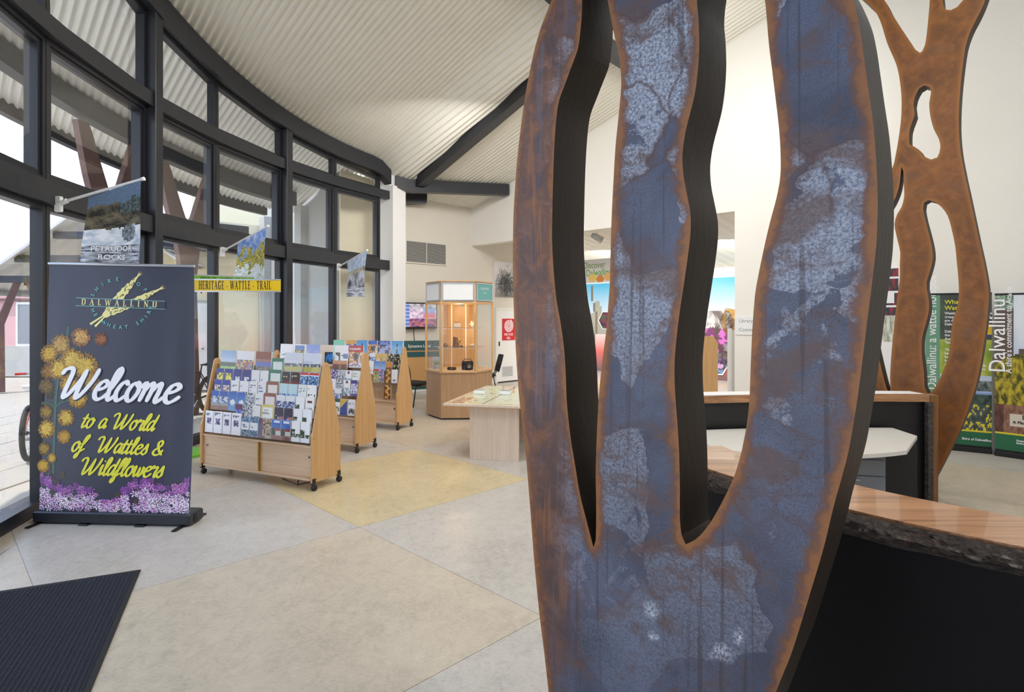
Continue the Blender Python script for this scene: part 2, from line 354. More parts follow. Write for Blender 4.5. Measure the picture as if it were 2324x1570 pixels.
# ---- floor: slab with inlaid two-metre linoleum squares laid on the diagonal
m = MB(); m.add([(-4.6, 4.2, -.004), (-4.7, 8, -.004), (-4.4, 10, -.004), (-3.2, 12.6, -.004), (-2.2, 13.8, -.004), (3, 19.6, -.004), (9, 14, -.004), (10, -3, -.004), (-1, -4, -.004), (-3.2, -.5, -.004), (-4.2, 2, -.004)], [tuple(range(10, -1, -1))])
floor = struct(m, 'floor', M['lino_grey'])
TS = 2.06; A0 = Vector((-1.276, 4.878)); c1 = Vector((.7071, .7071)); c2 = Vector((.7071, -.7071))
kinds = {(0, 0): 'lino_yellow', (-1, 0): 'lino_grey', (0, -1): 'x'}
tm = {}
def in_floor(p):
    d = (p-CC).length
    if d > R0+.08 and p.x < CC.x: return False
    return p.y-p.x < 15.95
for i in range(-4, 8):
    for j in range(-5, 9):
        # (i,j) spans A0 + i*TS*c1 .. and j*TS*c2 ; the yellow square has its near corner at A0
        cen = A0+c1*TS*(i+.5)+c2*TS*(j+.5)
        if cen.y < -2 or cen.x > 8.5 or cen.y > 15.5 or cen.x < -7: continue
        g = .002; pts = []
        N = 8
        raw = [A0+c1*(TS*(i+u)+(g if u == 0 else -g))+c2*(TS*(j+v)+(g if v == 0 else -g)) for u, v in ((0, 0), (0, 1), (1, 1), (1, 0))]
        # clip against the curved wall and the back wall
        poly = []
        for k in range(4):
            a, b = raw[k], raw[(k+1) % 4]
            for q in range(12): poly.append(a.lerp(b, q/12))
        cl = []
        for p in poly:
            q = p.copy(); d = q-CC
            if q.x < CC.x and d.length > R0+.2: q = CC+d.normalized()*(R0+.2)
            if q.y-q.x > 16.05: q = q+Vector((1, -1))*((q.y-q.x-16.05)/2)
            if not cl or (q-cl[-1]).length > 1e-4: cl.append(q)
        if len(cl) < 3: continue
        ar = abs(sum(cl[k].x*cl[(k+1) % len(cl)].y-cl[(k+1) % len(cl)].x*cl[k].y for k in range(len(cl))))/2
        if ar < .03: continue
        par = (i+j) % 2
        if par: mk = 'lino_yellow' if (i, j) == (0, -1) or (i > 0 and (i+j) % 4 == 1) else 'lino_beige'
        else: mk = 'lino_dark' if i <= -2 else 'lino_grey'
        m = MB(); m.prism([(p.x, p.y) for p in cl][::1], -.003, 0.0)
        if (cl[1]-cl[0]).cross(cl[-1]-cl[0]) < 0: pass
        m.build('floor_tile', M[mk], floor)
# ---- ceiling: corrugated steel soffit, real ribs, running on over the outside eave
RO = 12.5; sC = CC.x*.7071+CC.y*.7071; tC = -CC.x*.7071+CC.y*.7071
def roof_mesh(s0, s1, tf0, tf1, pitch=.105, amp=.021, nt=30, per=6):
    n = int((s1-s0)/pitch*per); v = []; f = []
    for a in range(n+1):
        s_ = s0+(s1-s0)*a/n; t0, t1 = tf0(s_), tf1(s_)
        for b in range(nt+1):
            t_ = t0+(t1-t0)*b/nt; X = .7071*s_-.7071*t_; Y = .7071*s_+.7071*t_
            v.append((X, Y, roof(X, Y)+amp*math.sin(2*PI*s_/pitch)))
    for a in range(n):
        for b in range(nt): i = a*(nt+1)+b; f.append((i, i+1, i+nt+2, i+nt+1))
    m = MB(); m.add(v, f); return m
tout = lambda s_: min(11.37 if s_ > 6.16 else 99, tC+math.sqrt(max(.2, RO*RO-(s_-sC)**2)))
ceil = struct(roof_mesh(-3.2, 9.84, lambda s_: -7.0, tout), 'ceiling', M['corrugated'], smooth=True)
# roof skin over the ribs (keeps daylight out), with the eave gutter at its outer edge
m = MB(); v = []; f = []; ns = 40; nt_ = 16
for a in range(ns+1):
    s_ = -3.2+13.04*a/ns
    for b in range(nt_+1):
        t_ = -7+(tout(s_)+7)*b/nt_; X = .7071*s_-.7071*t_; Y = .7071*s_+.7071*t_; v.append((X, Y, roof(X, Y)+.12))
for a in range(ns):
    for b in range(nt_): i = a*(nt_+1)+b; f.append((i, i+nt_+1, i+nt_+2, i+1))
m.add(v, f); struct(m, 'roof_skin', M['grey_wall'])
def arc_beam(a0, a1, r0, r1, zlo, zhi, n=40):
    """curved bar between two angles; zlo / zhi are functions of the plan point"""
    m = MB(); v = []; f = []
    for i in range(n+1):
        a = a0+(a1-a0)*i/n
        for r, zz in ((r0, zlo), (r1, zlo), (r1, zhi), (r0, zhi)):
            x, y = arc(a, r); xm, ym = arc(a, (r0+r1)/2); v.append((x, y, zz(xm, ym)))
    for i in range(n):
        for k in range(4): f.append((i*4+k, (i+1)*4+k, (i+1)*4+(k+1) % 4, i*4+(k+1) % 4))
    f += [(0, 1, 2, 3), (n*4+3, n*4+2, n*4+1, n*4)]
    return m.add(v, f)
K = lambda z: (lambda x, y: z)
struct(arc_beam(150, 236, RO-.02, RO+.10, lambda x, y: roof(x, y)-.16, lambda x, y: roof(x, y)+.14), 'trim_1', M['dark'])
struct(arc_beam(150, 232, 11.5, 11.69, lambda x, y: roof(x, y)-.32, lambda x, y: roof(x, y)-.02), 'trim_2', M['dark'])
# ---- the curved window wall: steel posts, transoms, kerb, glazed windows
POST = [162.1, 180.1, 198.1, 216.1, 234.1]
LO, HI = 144.6, 250
struct(arc_beam(LO-.3, HI, R0, R0+.15, K(2.76), K(2.96), 70), 'trim_3', M['dark'])
struct(arc_beam(LO-.3, HI, R0, R0+.15, K(4.27), K(4.44), 70), 'trim_4', M['dark'])
struct(arc_beam(LO+.9, HI, R0-.05, R0+.15, lambda x, y: roof(x, y)-.31, lambda x, y: roof(x, y)-.015, 70), 'trim_5', M['dark'])
struct(arc_beam(LO, HI, R0+.10, R0+.36, K(-.02), K(.085), 70), 'trim_6', M['alu_dark'])
for a in POST:
    m = MB(); x, y = arc(a, R0); u = math.radians(a)
    m.M = Matrix.Translation((x, y, 0)) @ Matrix.Rotation(u, 4, 'Z')
    m.bbox(-.03, .15, -.075, .075, 0, roof(x, y)-.04, .006)
    struct(m, 'trim_7', M['dark'])
def frame_mesh(P, w, d0, d1):
    """picture-frame ring: P four inner-face corners (bl, br, tr, tl); w bar width; d0..d1 depth along the outward normal"""
    P = [Vector(p) for p in P]; nrm = (P[1]-P[0]).cross(P[3]-P[0]).normalized()
    ux = (P[1]-P[0]).normalized(); v = []
    I = [P[0]+ux*w+Vector((0, 0, w)), P[1]-ux*w+Vector((0, 0, w)), P[2]-ux*w-Vector((0, 0, w)), P[3]+ux*w-Vector((0, 0, w))]
    for d in (d0, d1): v += [p+nrm*d for p in P]+[p+nrm*d for p in I]
    f = []
    for k in range(4):
        j = (k+1) % 4
        f += [(k, j, 4+j, 4+k), (8+j, 8+k, 12+k, 12+j), (k, 8+k, 8+j, j), (4+k, 4+j, 12+j, 12+k)]
    return v, f, I, nrm
wn = 0
edges = [LO+1.6]+POST+[HI]
mids = [154.3, 171.9, 190.9, 207.4, 225.4, 242]
for b in range(6):
    halves = [(edges[b]+.5, mids[b]-.05), (mids[b]+.05, edges[b+1]-.5)]
    for (a0, a1) in halves:
        for row in range(3):
            wn += 1
            rI = R0+.13
            x0, y0 = arc(a1, rI); x1, y1 = arc(a0, rI)       # left to right as seen from inside
            zb = (.085, 2.96, 4.44)[row]
            zt = [2.76, 4.27][row] if row < 2 else None
            if row == 2: t0, t1 = roof(x0, y0)-.30, roof(x1, y1)-.30
            else: t0 = t1 = zt
            P = [(x0, y0, zb), (x1, y1, zb), (x1, y1, t1), (x0, y0, t0)]
            win = setting('window_%d' % wn)
            m = MB(); v, f, I, nrm = frame_mesh(P, .05, -.05, .05); m.add(v, f); m.build('window_frame', M['alu_dark'], win)
            if row == 1:
                m = MB(); v, f, I2, _ = frame_mesh(I, .045, -.075, .03); m.add(v, f); sash = m.build('sash', M['alu_dark'], win)
                # winder handle on the sill of the awning sash
                c = (Vector(I[0])+Vector(I[1]))/2; ux = (Vector(I[1])-Vector(I[0])).normalized()
                m = MB(); q = c-nrm*.09+Vector((0, 0, .02))
                m.tube([q-ux*.10, q+ux*.02+Vector((0, 0, .035)), q+ux*.12], .016, 6); m.tube([q+ux*.05, q+ux*.08-nrm*.03, q+ux*.09-nrm*.04-Vector((0, 0, .06))], .012, 6)
                m.build('window_winder', M['black'], win); I = I2
            m = MB(); m.add([p+nrm*.0 for p in I], [(0, 1, 2, 3)]); m.build('pane', M['glass'], win)
# ---- white end column with its stepped head
m = MB(); x, y = arc(144.3, R0+.02); m.M = Matrix.Translation((x, y, 0)) @ Matrix.Rotation(math.radians(144.3), 4, 'Z')
m.box(-.12, .36, -.17, .20, 0, roof(x, y)-.22); m.box(-.02, .36, -.05, .20, roof(x, y)-.22, roof(x, y)+.02); struct(m, 'column', M['white_paint'])
# ---- eave beam going on from the column to the right-hand wall, and the rafter under the ribs
def roof_beam(p, q, w, h, drop, n=10):
    m = MB(); p, q = Vector(p), Vector(q); d = (q-p).normalized(); s_ = Vector((-d.y, d.x))*w/2; v = []; f = []
    for i in range(n+1):
        c = p.lerp(q, i/n); z = roof(c.x, c.y)-drop
        for k, zz in ((-1, z-h), (1, z-h), (1, z), (-1, z)): v.append((c.x+s_.x*k, c.y+s_.y*k, zz))
    for i in range(n):
        for k in range(4): f.append((i*4+k, i*4+(k+1) % 4, (i+1)*4+(k+1) % 4, (i+1)*4+k))
    f += [(3, 2, 1, 0), (n*4, n*4+1, n*4+2, n*4+3)]
    return m.add(v, f)
struct(roof_beam((-2.52, 12.58), (-.12, 13.98), .2, .26, .02), 'trim_8', M['dark'])
struct(roof_beam((-1.98, 12.72), (5.4, 4.3), .2, .24, -.02, 20), 'trim_9', M['dark'])
struct(roof_beam((-3.4, 13.0), (-2.0, 13.6), .18, .22, .02), 'trim_10', M['dark'])
struct(roof_beam((.1, 7.85), (2.9, 10.93), .2, .24, .0, 16), 'trim_11', M['dark'])
# ---- back wall (diagonal), right-hand wall with its opening, exhibition room beyond
def wallslab(name, p, q, th, z0, zf, mat, n=1, kind=True):
    """vertical slab from plan point p to q, thickened to the left of p->q; top zf(x, y)"""
    p, q = Vector(p), Vector(q); d = (q-p).normalized(); nn = Vector((-d.y, d.x))*th; v = []; f = []
    for i in range(n+1):
        c = p.lerp(q, i/n); o = c+nn
        v += [(c.x, c.y, z0), (o.x, o.y, z0), (o.x, o.y, zf(o.x, o.y)), (c.x, c.y, zf(c.x, c.y))]
    for i in range(n):
        for k in range(4): f.append((i*4+k, (i+1)*4+k, (i+1)*4+(k+1) % 4, i*4+(k+1) % 4))
    f += [(0, 1, 2, 3), (n*4+3, n*4+2, n*4+1, n*4)]
    m = MB(); m.add(v, f); return struct(m, name, mat)
RT = lambda x, y: min(roof(x, y)+.03, 8)
VW = lambda s_: (-1.04+s_*.7071, 14.96+s_*.7071)          # along the back wall from the inner corner
WW = lambda s_: (-1.04+s_*.7071, 14.96-s_*.7071)          # along the right-hand wall from the same corner
wallslab('wall_back', VW(-2.9), VW(0), .12, 0, RT, M['warm_wall'], 3)
wallslab('wall_back_inner', VW(0.0), VW(4.3), .12, 0, K(4.4), M['warm_wall'])
wallslab('wall_right', WW(6.9), WW(17), .22, 0, RT, M['white_wall'], 4)
wallslab('wall_right_upper', WW(0), WW(6.9), .22, 3.58, RT, M['white_wall'], 4)
wallslab('wall_near', (8.6, -3.0), (-1.2, -3.9), .1, 0, K(7.6), M['white_wall'])
wallslab('wall_far_right', (11.0, 2.9), (8.6, -3.0), .1, 0, K(9.0), M['white_wall'])
# exhibition room: mural wall, its side wall and sloping ribbed ceiling
MU = lambda s_: (2.2+s_*.7071, 19.9-s_*.7071)
wallslab('wall_mural', MU(0), MU(8), .12, 0, K(3.2), M['white_wall'])
wallslab('wall_room_end', MU(8), WW(12.6), .1, 0, K(4.4), M['white_wall'])
m = MB(); n = 260; v = []; f = []
for i in range(n+1):
    s_ = 11.9*i/n
    a, b = Vector(WW(s_-1.6)), Vector(MU(s_-1.6)); u = Vector((.7071, .7071)); z = .012*math.sin(2*PI*s_/.11)
    v += [(a.x+u.x*.2, a.y+u.y*.2, 4.05+z), (a.x+u.x*5.85, a.y+u.y*5.85, 3.13+z)]
for i in range(n): f.append((2*i, 2*i+1, 2*i+3, 2*i+2))
m.add(v, f); struct(m, 'ceiling_room', M['corrugated'], smooth=True)
m = MB(); a = Vector(WW(-1.6))+Vector((.14, .14)); b = Vector(WW(10.3))+Vector((.14, .14)); u = Vector((.7071, .7071))*5.9
m.add([(a.x, a.y, 4.3), (b.x, b.y, 4.3), (b.x+u.x, b.y+u.y, 3.4), (a.x+u.x, a.y+u.y, 3.4)], [(0, 1, 2, 3)]); struct(m, 'roof_room', M['grey_wall'])
m = MB(); m.M = Matrix.Translation((*WW(6.9), 0)) @ Matrix.Rotation(-PI/4, 4, 'Z'); m.box(0.02, 9.5, -.015, 0, 0, .1); struct(m, 'baseboard_right', M['white_paint'])
m = MB(); m.M = Matrix.Translation((*VW(-2.4), 0)) @ Matrix.Rotation(PI/4, 4, 'Z'); m.box(0, 6.6, -.015, 0, 0, .1); struct(m, 'baseboard_back', M['white_paint'])
# ---- outside: ground, pavers, courtyard walls, canopy, verandah building
m = MB(); m.box(-60, 30, -40, 60, -.12, -.03); ground = struct(m, 'ground', M['ground'])
for i in range(10):
    for j in range(26):
        x = -10.2+.62*i; y = 2.2+.62*j
        if (Vector((x+.3, y+.3))-CC).length < R0+.75 or y-x > 16.6+4.2: continue
        m = MB(); dz = random.uniform(-.004, .004); m.bbox(x+.006, x+.612, y+.006, y+.612, -.05, -.012+dz, .006); m.build('paver', M['paver'], ground)
wallslab('wall_court_cream', (-3.63, 12.37), VW(-2.9), .15, 0, RT, M['cream_wall'])
wallslab('wall_court_grey', (-6.3, 15.04), (-3.66, 12.40), .2, 0, K(5.3), M['grey_wall'], 3)
wallslab('wall_court_left', (-8.35, 13.15), (-6.3, 15.2), .2, 0, K(4.1), M['cream_wall'])
wallslab('wall_court_tall', (-8.0, 14.6), (-5.6, 17.0), .2, 0, K(6.2), M['cream_wall'])
m = MB(); m.M = Matrix.Translation((-8.5, 12.9, 0)) @ Matrix.Rotation(PI/4, 4, 'Z'); m.box(0, 2.4, -.6, .0, 3.32, 3.95); struct(m, 'trim_12', M['dark'])
for s_ in (2.0, 4.55):
    m = MB(); m.M = Matrix.Translation((-3.66-.7071*s_*.8, 12.40+.7071*s_*.8, 0)) @ Matrix.Rotation(-PI/4, 4, 'Z'); m.box(-.16, .16, -.18, 0, 0, 4.3); struct(m, 'column_court', M['grey_wall'])
door = setting('door_2'); m = MB(); m.M = Matrix.Translation((-8.05, 13.45, 0)) @ Matrix.Rotation(PI/4, 4, 'Z')
m.box(0, .95, -.05, 0, 0, 2.1); m.build('door_leaf', M['white_paint'], door); mm = MB(); mm.M = m.M; mm.box(-.06, 0, -.07, 0, 0, 2.16); mm.box(.95, 1.01, -.07, 0, 0, 2.16); mm.box(0, .95, -.07, 0, 2.1, 2.16); mm.build('door_frame', M['grey_wall'], door)
mm = MB(); mm.M = m.M; mm.lathe([(.02, -.1), (.026, -.06)], .84, 1.0, 10, axis='y'); mm.build('door_handle', M['chrome'], door)
# ================================================================== STEEL TREES (plate sculptures)
def smooth_closed(pts, step):
    pts = [Vector(p) for p in pts]; n = len(pts); out_ = []
    for i in range(n):
        p0, p1, p2, p3 = pts[i-1], pts[i], pts[(i+1) % n], pts[(i+2) % n]
        L = (p2-p1).length; k = max(1, int(L/step))
        # soft corners only where the traced outline turns gently
        a = (p1-p0).normalized().dot((p2-p1).normalized()) if (p1-p0).length > 1e-6 else 1
        b = (p2-p1).normalized().dot((p3-p2).normalized()) if (p3-p2).length > 1e-6 else 1
        m1 = (p2-p0)*.5 if a > -.1 else (p2-p1)*.5
        m2 = (p3-p1)*.5 if b > -.1 else (p2-p1)*.5
        m1 = m1.normalized()*min(m1.length, L) if m1.length else m1; m2 = m2.normalized()*min(m2.length, L) if m2.length else m2
        for q in range(k):
            t = q/k; h1 = 2*t**3-3*t*t+1; h2 = t**3-2*t*t+t; h3 = -2*t**3+3*t*t; h4 = t**3-t*t
            out_.append(p1*h1+m1*h2+p2*h3+m2*h4)
    return out_
def inside(P, loop):
    x, y = P[:, 0], P[:, 1]; r = np.zeros(len(P), bool); L = np.array(loop); j = len(L)-1
    for i in range(len(L)):
        c = ((L[i, 1] > y) != (L[j, 1] > y)) & (x < (L[j, 0]-L[i, 0])*(y-L[i, 1])/(L[j, 1]-L[i, 1]+1e-12)+L[i, 0]); r ^= c; j = i
    return r
def plate(root, loops_px, nrm, c, T, step, grid, mfront, mside, split_side=None):
    nrm = Vector(nrm).normalized(); pd = Vector((nrm.y, -nrm.x)); loops = []
    for L in loops_px:
        q = []
        for (x, y) in L:
            b = (x-CX)/F; d = c/(nrm.x*b+nrm.y); q.append(((b*d)*pd.x+d*pd.y, CH-(y-H)/F*d))
        loops.append([(p.x, p.y) for p in smooth_closed(q, step)])
    bv = [p for L in loops for p in L]; ed = []; k = 0
    for L in loops:
        n = len(L); ed += [(k+i, k+(i+1) % n) for i in range(n)]; k += n
    B = np.array(bv); xs = np.arange(B[:, 0].min(), B[:, 0].max(), grid); zs = np.arange(B[:, 1].min(), B[:, 1].max(), grid)
    G = np.array([(x+(grid/2 if j % 2 else 0), z) for j, z in enumerate(zs) for x in xs])
    msk = inside(G, loops[0])
    for L in loops[1:]: msk &= ~inside(G, L)
    G = G[msk]
    S0 = np.array([bv[a] for a, b in ed]); S1 = np.array([bv[b] for a, b in ed])
    def dist(P):
        r = np.full(len(P), 9.); D = S1-S0; LL = (D**2).sum(1)+1e-12
        for i in range(0, len(P), 400):
            Q = P[i:i+400, None, :]; t = (((Q-S0)*D).sum(2)/LL).clip(0, 1); r[i:i+400] = np.sqrt((((S0+t[..., None]*D)-Q)**2).sum(2)).min(1)
        return r
    G = G[dist(G) > grid*.45]
    allv = [Vector((x, z)) for x, z in np.vstack([B, G])]
    V, E, Fc, ov, oe, of = delaunay_2d_cdt(allv, ed, [], 0, 1e-6)
    V = np.array([(p.x, p.y) for p in V]); Fc = np.array([f for f in Fc if len(f) == 3]); cen = V[Fc].mean(1)
    ok = inside(cen, loops[0])
    for L in loops[1:]: ok &= ~inside(cen, L)
    Fc = Fc[ok]; dd = dist(V)
    for name, off, flip in (('front_plate', 0.0, True), ('back_plate', T, False)):
        me = bpy.data.meshes.new(name)
        P = [(x*pd.x+nrm.x*(c+off), x*pd.y+nrm.y*(c+off), z) for x, z in V]
        me.from_pydata(P, [], [tuple(f[::-1]) if flip == False else tuple(f) for f in Fc.tolist()]); me.materials.append(mfront)
        at = me.attributes.new('edge', 'FLOAT', 'POINT'); at.data.foreach_set('value', dd.astype(np.float32))
        uvl = me.uv_layers.new(name='UVMap'); li = np.zeros(len(me.loops), dtype=np.int32); me.loops.foreach_get('vertex_index', li)
        uvl.data.foreach_set('uv', V[li].astype(np.float32).ravel()); me.update()
        o = bpy.data.objects.new(name, me); COL.objects.link(o); o.parent = root; o.matrix_parent_inverse = WORLD[root.name].inverted()
    m = MB()
    for L in loops:
        n = len(L); W3 = lambda p, off: (p[0]*pd.x+nrm.x*(c+off), p[0]*pd.y+nrm.y*(c+off), p[1])
        v = [W3(p, 0) for p in L]+[W3(p, T) for p in L]
        m.add(v, [(i, n+i, n+(i+1) % n, (i+1) % n) for i in range(n)])
    m.build('edge_band', mside, root)
    # weld seams across the band
    return pd
LEFT = [(1268, 1793), (1252, 1640), (1245, 1570), (1235, 1480), (1225, 1400), (1213, 1280), (1203, 1150), (1194, 1040), (1185, 960), (1178, 900), (1171, 800), (1166, 700), (1164, 600), (1165, 500), (1168, 440), (1175, 350), (1190, 230), (1207, 140), (1225, 70), (1252, 0), (1285, -90), (1325, -190), (1352, -300), (1362, -400), (1345, -500), (1290, -600), (1220, -690), (1262, -740), (1340, -690), (1420, -600), (1455, -560), (1480, -610), (1500, -760), (1545, -765), (1560, -640), (1590, -600), (1650, -640), (1730, -760), (1790, -800), (1800, -740), (1735, -600), (1712, -480), (1720, -380), (1760, -260), (1850, -150), (1905, -70)]
RIGHT = [(1937, 0), (1949, 51), (1959, 118), (1969, 190), (1979, 257), (1985, 316), (1990, 395), (1992, 474), (1989, 553), (1984, 600), (1977, 660), (1966, 745), (1957, 821), (1948, 890), (1938, 955), (1925, 1027), (1910, 1085), (1892, 1149), (1869, 1244), (1838, 1348), (1797, 1480), (1761, 1570), (1700, 1760), (1672, 2085)]
SLOT1 = [(1321, 0), (1320, 40), (1316, 83), (1311, 113), (1299, 146), (1283, 189), (1269, 228), (1263, 265), (1259, 315), (1256, 381), (1254, 464), (1253, 545), (1257, 620), (1263, 680), (1272, 730), (1280, 790), (1284, 850), (1286, 905), (1290, 950), (1296, 1000), (1305, 1054), (1316, 1120), (1331, 1181), (1347, 1242), (1352, 1225), (1353, 1145), (1352, 1073), (1354, 1000), (1356, 955), (1359, 900), (1366, 827), (1371, 788), (1376, 750), (1380, 700), (1384, 639), (1386, 556), (1388, 494), (1392, 414), (1397, 331), (1405, 252), (1410, 185), (1405, 132), (1395, 83), (1387, 43), (1379, 0), (1370, -60), (1352, -105), (1332, -85), (1323, -40)]
SLOT2 = [(1582, 0), (1585, 40), (1587, 99), (1584, 159), (1577, 212), (1566, 258), (1556, 298), (1549, 348), (1551, 397), (1559, 440), (1567, 485), (1567, 530), (1562, 575), (1553, 639), (1543, 705), (1535, 771), (1531, 827), (1532, 887), (1537, 955), (1540, 1000), (1542, 1054), (1543, 1109), (1543, 1174), (1547, 1214), (1556, 1235), (1577, 1225), (1596, 1207), (1617, 1178), (1643, 1131), (1665, 1083), (1679, 1040), (1688, 1000), (1696, 955), (1701, 903), (1704, 821), (1708, 738), (1714, 665), (1721, 625), (1734, 562), (1747, 506), (1762, 450), (1771, 398), (1771, 337), (1767, 283), (1759, 215), (1752, 157), (1745, 100), (1736, 0), (1722, -80), (1690, -140), (1645, -160), (1605, -120), (1588, -60)]
th_ = math.radians(43)
NT1 = (math.sin(th_), math.cos(th_))
base = Vector((.50, 1.80, 0))
tree = thing('steel_tree_sculpture', 'tall blue-grey weathered steel tree sculpture with two long wavy slots, in the foreground', 'sculpture', base, 0)
plate(tree, [LEFT+RIGHT, SLOT1[::-1], SLOT2[::-1]], NT1, 1.70, .20, .018, .020, M['steel'], M['steel_side'])
NT2 = (.7071, .7071)
FAR_OUT = [(1990, 1100), (1985, 1040), (1975, 950), (1965, 860), (1950, 760), (1945, 640), (1960, 520), (1995, 430), (2026, 379), (2032, 355), (2039, 316), (2045, 268), (2046, 225), (2042, 182), (2034, 146), (2014, 99), (1999, 51), (1985, 24), (1961, 0), (1925, -35), (1890, -90), (1915, -110), (1960, -65), (2007, 0), (2022, 28), (2042, 59), (2062, 89), (2078, 113), (2088, 120), (2093, 116), (2099, 103), (2103, 79), (2107, 39), (2110, 0), (2108, -60), (2098, -130), (2125, -135), (2134, -60), (2139, 0), (2141, 12), (2147, 22), (2158, 23), (2172, 16), (2186, 0), (2210, -60), (2235, -110), (2262, -90), (2236, 0), (2222, 32), (2204, 67), (2192, 103), (2184, 158), (2178, 221), (2176, 284), (2180, 340), (2190, 395), (2202, 450), (2212, 497), (2222, 545), (2233, 595), (2240, 632), (2244, 666), (2241, 718), (2232, 786), (2220, 855), (2203, 914), (2182, 969), (2154, 1027), (2124, 1085), (2106, 1116)]
FAR_S0 = [(2046, 378), (2040, 426), (2027, 460), (2003, 500), (1985, 560), (1978, 650), (1985, 760), (2000, 834), (2012, 880), (2019, 895), (2021, 880), (2020, 855), (2023, 803), (2028, 752), (2034, 693), (2042, 632), (2042, 600), (2043, 572), (2036, 541), (2030, 509), (2036, 486), (2046, 470), (2052, 446), (2051, 415), (2050, 388)]
FAR_S1 = [(2097, 460), (2095, 474), (2100, 500), (2108, 530), (2115, 560), (2117, 585), (2112, 610), (2103, 640), (2103, 656), (2108, 680), (2108, 707), (2101, 735), (2093, 766), (2092, 803), (2097, 848), (2099, 880), (2106, 894), (2117, 886), (2130, 865), (2144, 834), (2154, 800), (2158, 759), (2163, 724), (2172, 697), (2176, 666), (2175, 632), (2171, 590), (2168, 560), (2161, 525), (2151, 490), (2137, 470), (2121, 458), (2107, 454)]
FAR_H = [(2097, 194), (2086, 201), (2076, 221), (2073, 237), (2076, 261), (2072, 272), (2064, 296), (2064, 328), (2070, 330), (2086, 340), (2097, 355), (2113, 362), (2127, 357), (2134, 336), (2131, 316), (2119, 292), (2111, 261), (2109, 233), (2113, 209), (2109, 197)]
tree2 = thing('steel_tree_sculpture', 'rust-brown steel tree sculpture with forked branches behind the far counter', 'sculpture', (4.1, 5.95, 0))
plate(tree2, [FAR_OUT, FAR_S0, FAR_S1, FAR_H], NT2, 7.128, .16, .04, .06, M['rust'], M['rust_side'])

# ================================================================== RECEPTION COUNTER
def arcpts(pts, n=10):
    P = [Vector(p) for p in pts]; r = []
    for i in range(len(P)-1):
        p0 = P[max(i-1, 0)]; p1 = P[i]; p2 = P[i+1]; p3 = P[min(i+2, len(P)-1)]
        for q in range(n):
            t = q/n; r.append(.5*((2*p1)+(p2-p0)*t+(2*p0-5*p1+4*p2-p3)*t*t+(3*p1-p0-3*p2+p3)*t**3))
    return r+[P[-1]]
def offset(line, d):
    r = []
    for i, p in enumerate(line):
        t = (line[min(i+1, len(line)-1)]-line[max(i-1, 0)]).normalized(); r.append(p+Vector((-t.y, t.x))*d)
    return r
def band(m, A, B, z0, z1, jit=0):
    """solid strip between two plan polylines"""
    n = len(A); v = []; f = []
    for i in range(n):
        a, b = A[i], B[i]; v += [(a.x, a.y, z0), (b.x, b.y, z0), (b.x, b.y, z1), (a.x, a.y, z1)]
    for i in range(n-1):
        for k in range(4): f.append((i*4+k, i*4+(k+1) % 4, (i+1)*4+(k+1) % 4, (i+1)*4+k))
    f += [(3, 2, 1, 0), (n*4-4, n*4-3, n*4-2, n*4-1)]
    return m.add(v, f)
cl = arcpts([(.86, 3.35), (.93, 3.02), (1.06, 2.72), (1.31, 2.30), (1.66, 1.92), (2.25, 1.42), (3.0, .95)], 12)
desk = thing('reception_counter', 'near reception counter with timber top, bark live edge and black padded front', 'counter', (1.5, 2.2, 0))
m = MB(); band(m, offset(cl, .37), cl, .955, 1.0); m.build('countertop', M['jarrah'], desk)
# rough live edge hanging below the top
m = MB(); v = []; f = []; nl = 9; n = len(cl)*4
dense = [cl[min(int(i/4), len(cl)-1)].lerp(cl[min(int(i/4)+1, len(cl)-1)], (i % 4)/4) for i in range(n)]; od = offset(dense, -1)
for i in range(n):
    d = (od[i]-dense[i]).normalized()
    for k in range(nl):
        u = k/(nl-1); p = dense[i]+d*(.012+.030*math.sin(PI*u)+.018*fbm(i*.17, u*3, 1)*math.sin(PI*min(1, u+.15)))
        v.append((p.x, p.y, .992-u*(.088+.014*nz(i*.06, 3))))
for i in range(n-1):
    for k in range(nl-1): q = i*nl+k; f.append((q, q+1, q+nl+1, q+nl))
m.add(v, f); m.build('bark_edge', M['bark'], desk)
m = MB(); band(m, offset(cl, .06), offset(cl, .0), .0, .955); m.build('front_panel', M['leather'], desk)
m = MB(); band(m, offset(cl, .34), offset(cl, .31), .0, .955); m.build('inner_panel', M['dark'], desk)
fl = [Vector((1.2, 5.25)), Vector((1.86, 5.42)), Vector((2.6, 5.5)), Vector((3.3, 5.52)), Vector((3.93, 5.50))]; fl = arcpts(fl, 6)
far = thing('reception_counter', 'far reception counter with narrow timber edge and charcoal inner face', 'counter', (2.8, 5.6, 0))
m = MB(); band(m, offset(fl, .30), offset(fl, .045), .985, 1.02); m.build('countertop', M['white_paint'], far)
m = MB(); band(m, offset(fl, .05), fl, .955, 1.023); m.build('timber_edge', M['jarrah'], far)
m = MB(); band(m, offset(fl, .10), offset(fl, .03), .0, .955); m.build('inner_panel', M['black'], far)
m = MB(); band(m, offset(fl, .29), offset(fl, .25), .0, .985); m.build('outer_panel', M['black'], far)
m = MB(); m.M = Matrix.Translation((3.97, 5.50, 0)); m.bbox(-.035, .035, -.01, .32, 0, 1.02, .004); m.build('end_post', M['post_wood'], far)
m = MB(); m.M = Matrix.Translation((3.93, 5.47, 0)); m.box(-.05, -.0, -.02, .03, .02, .955); m.build('bark_strip', M['bark'], far)
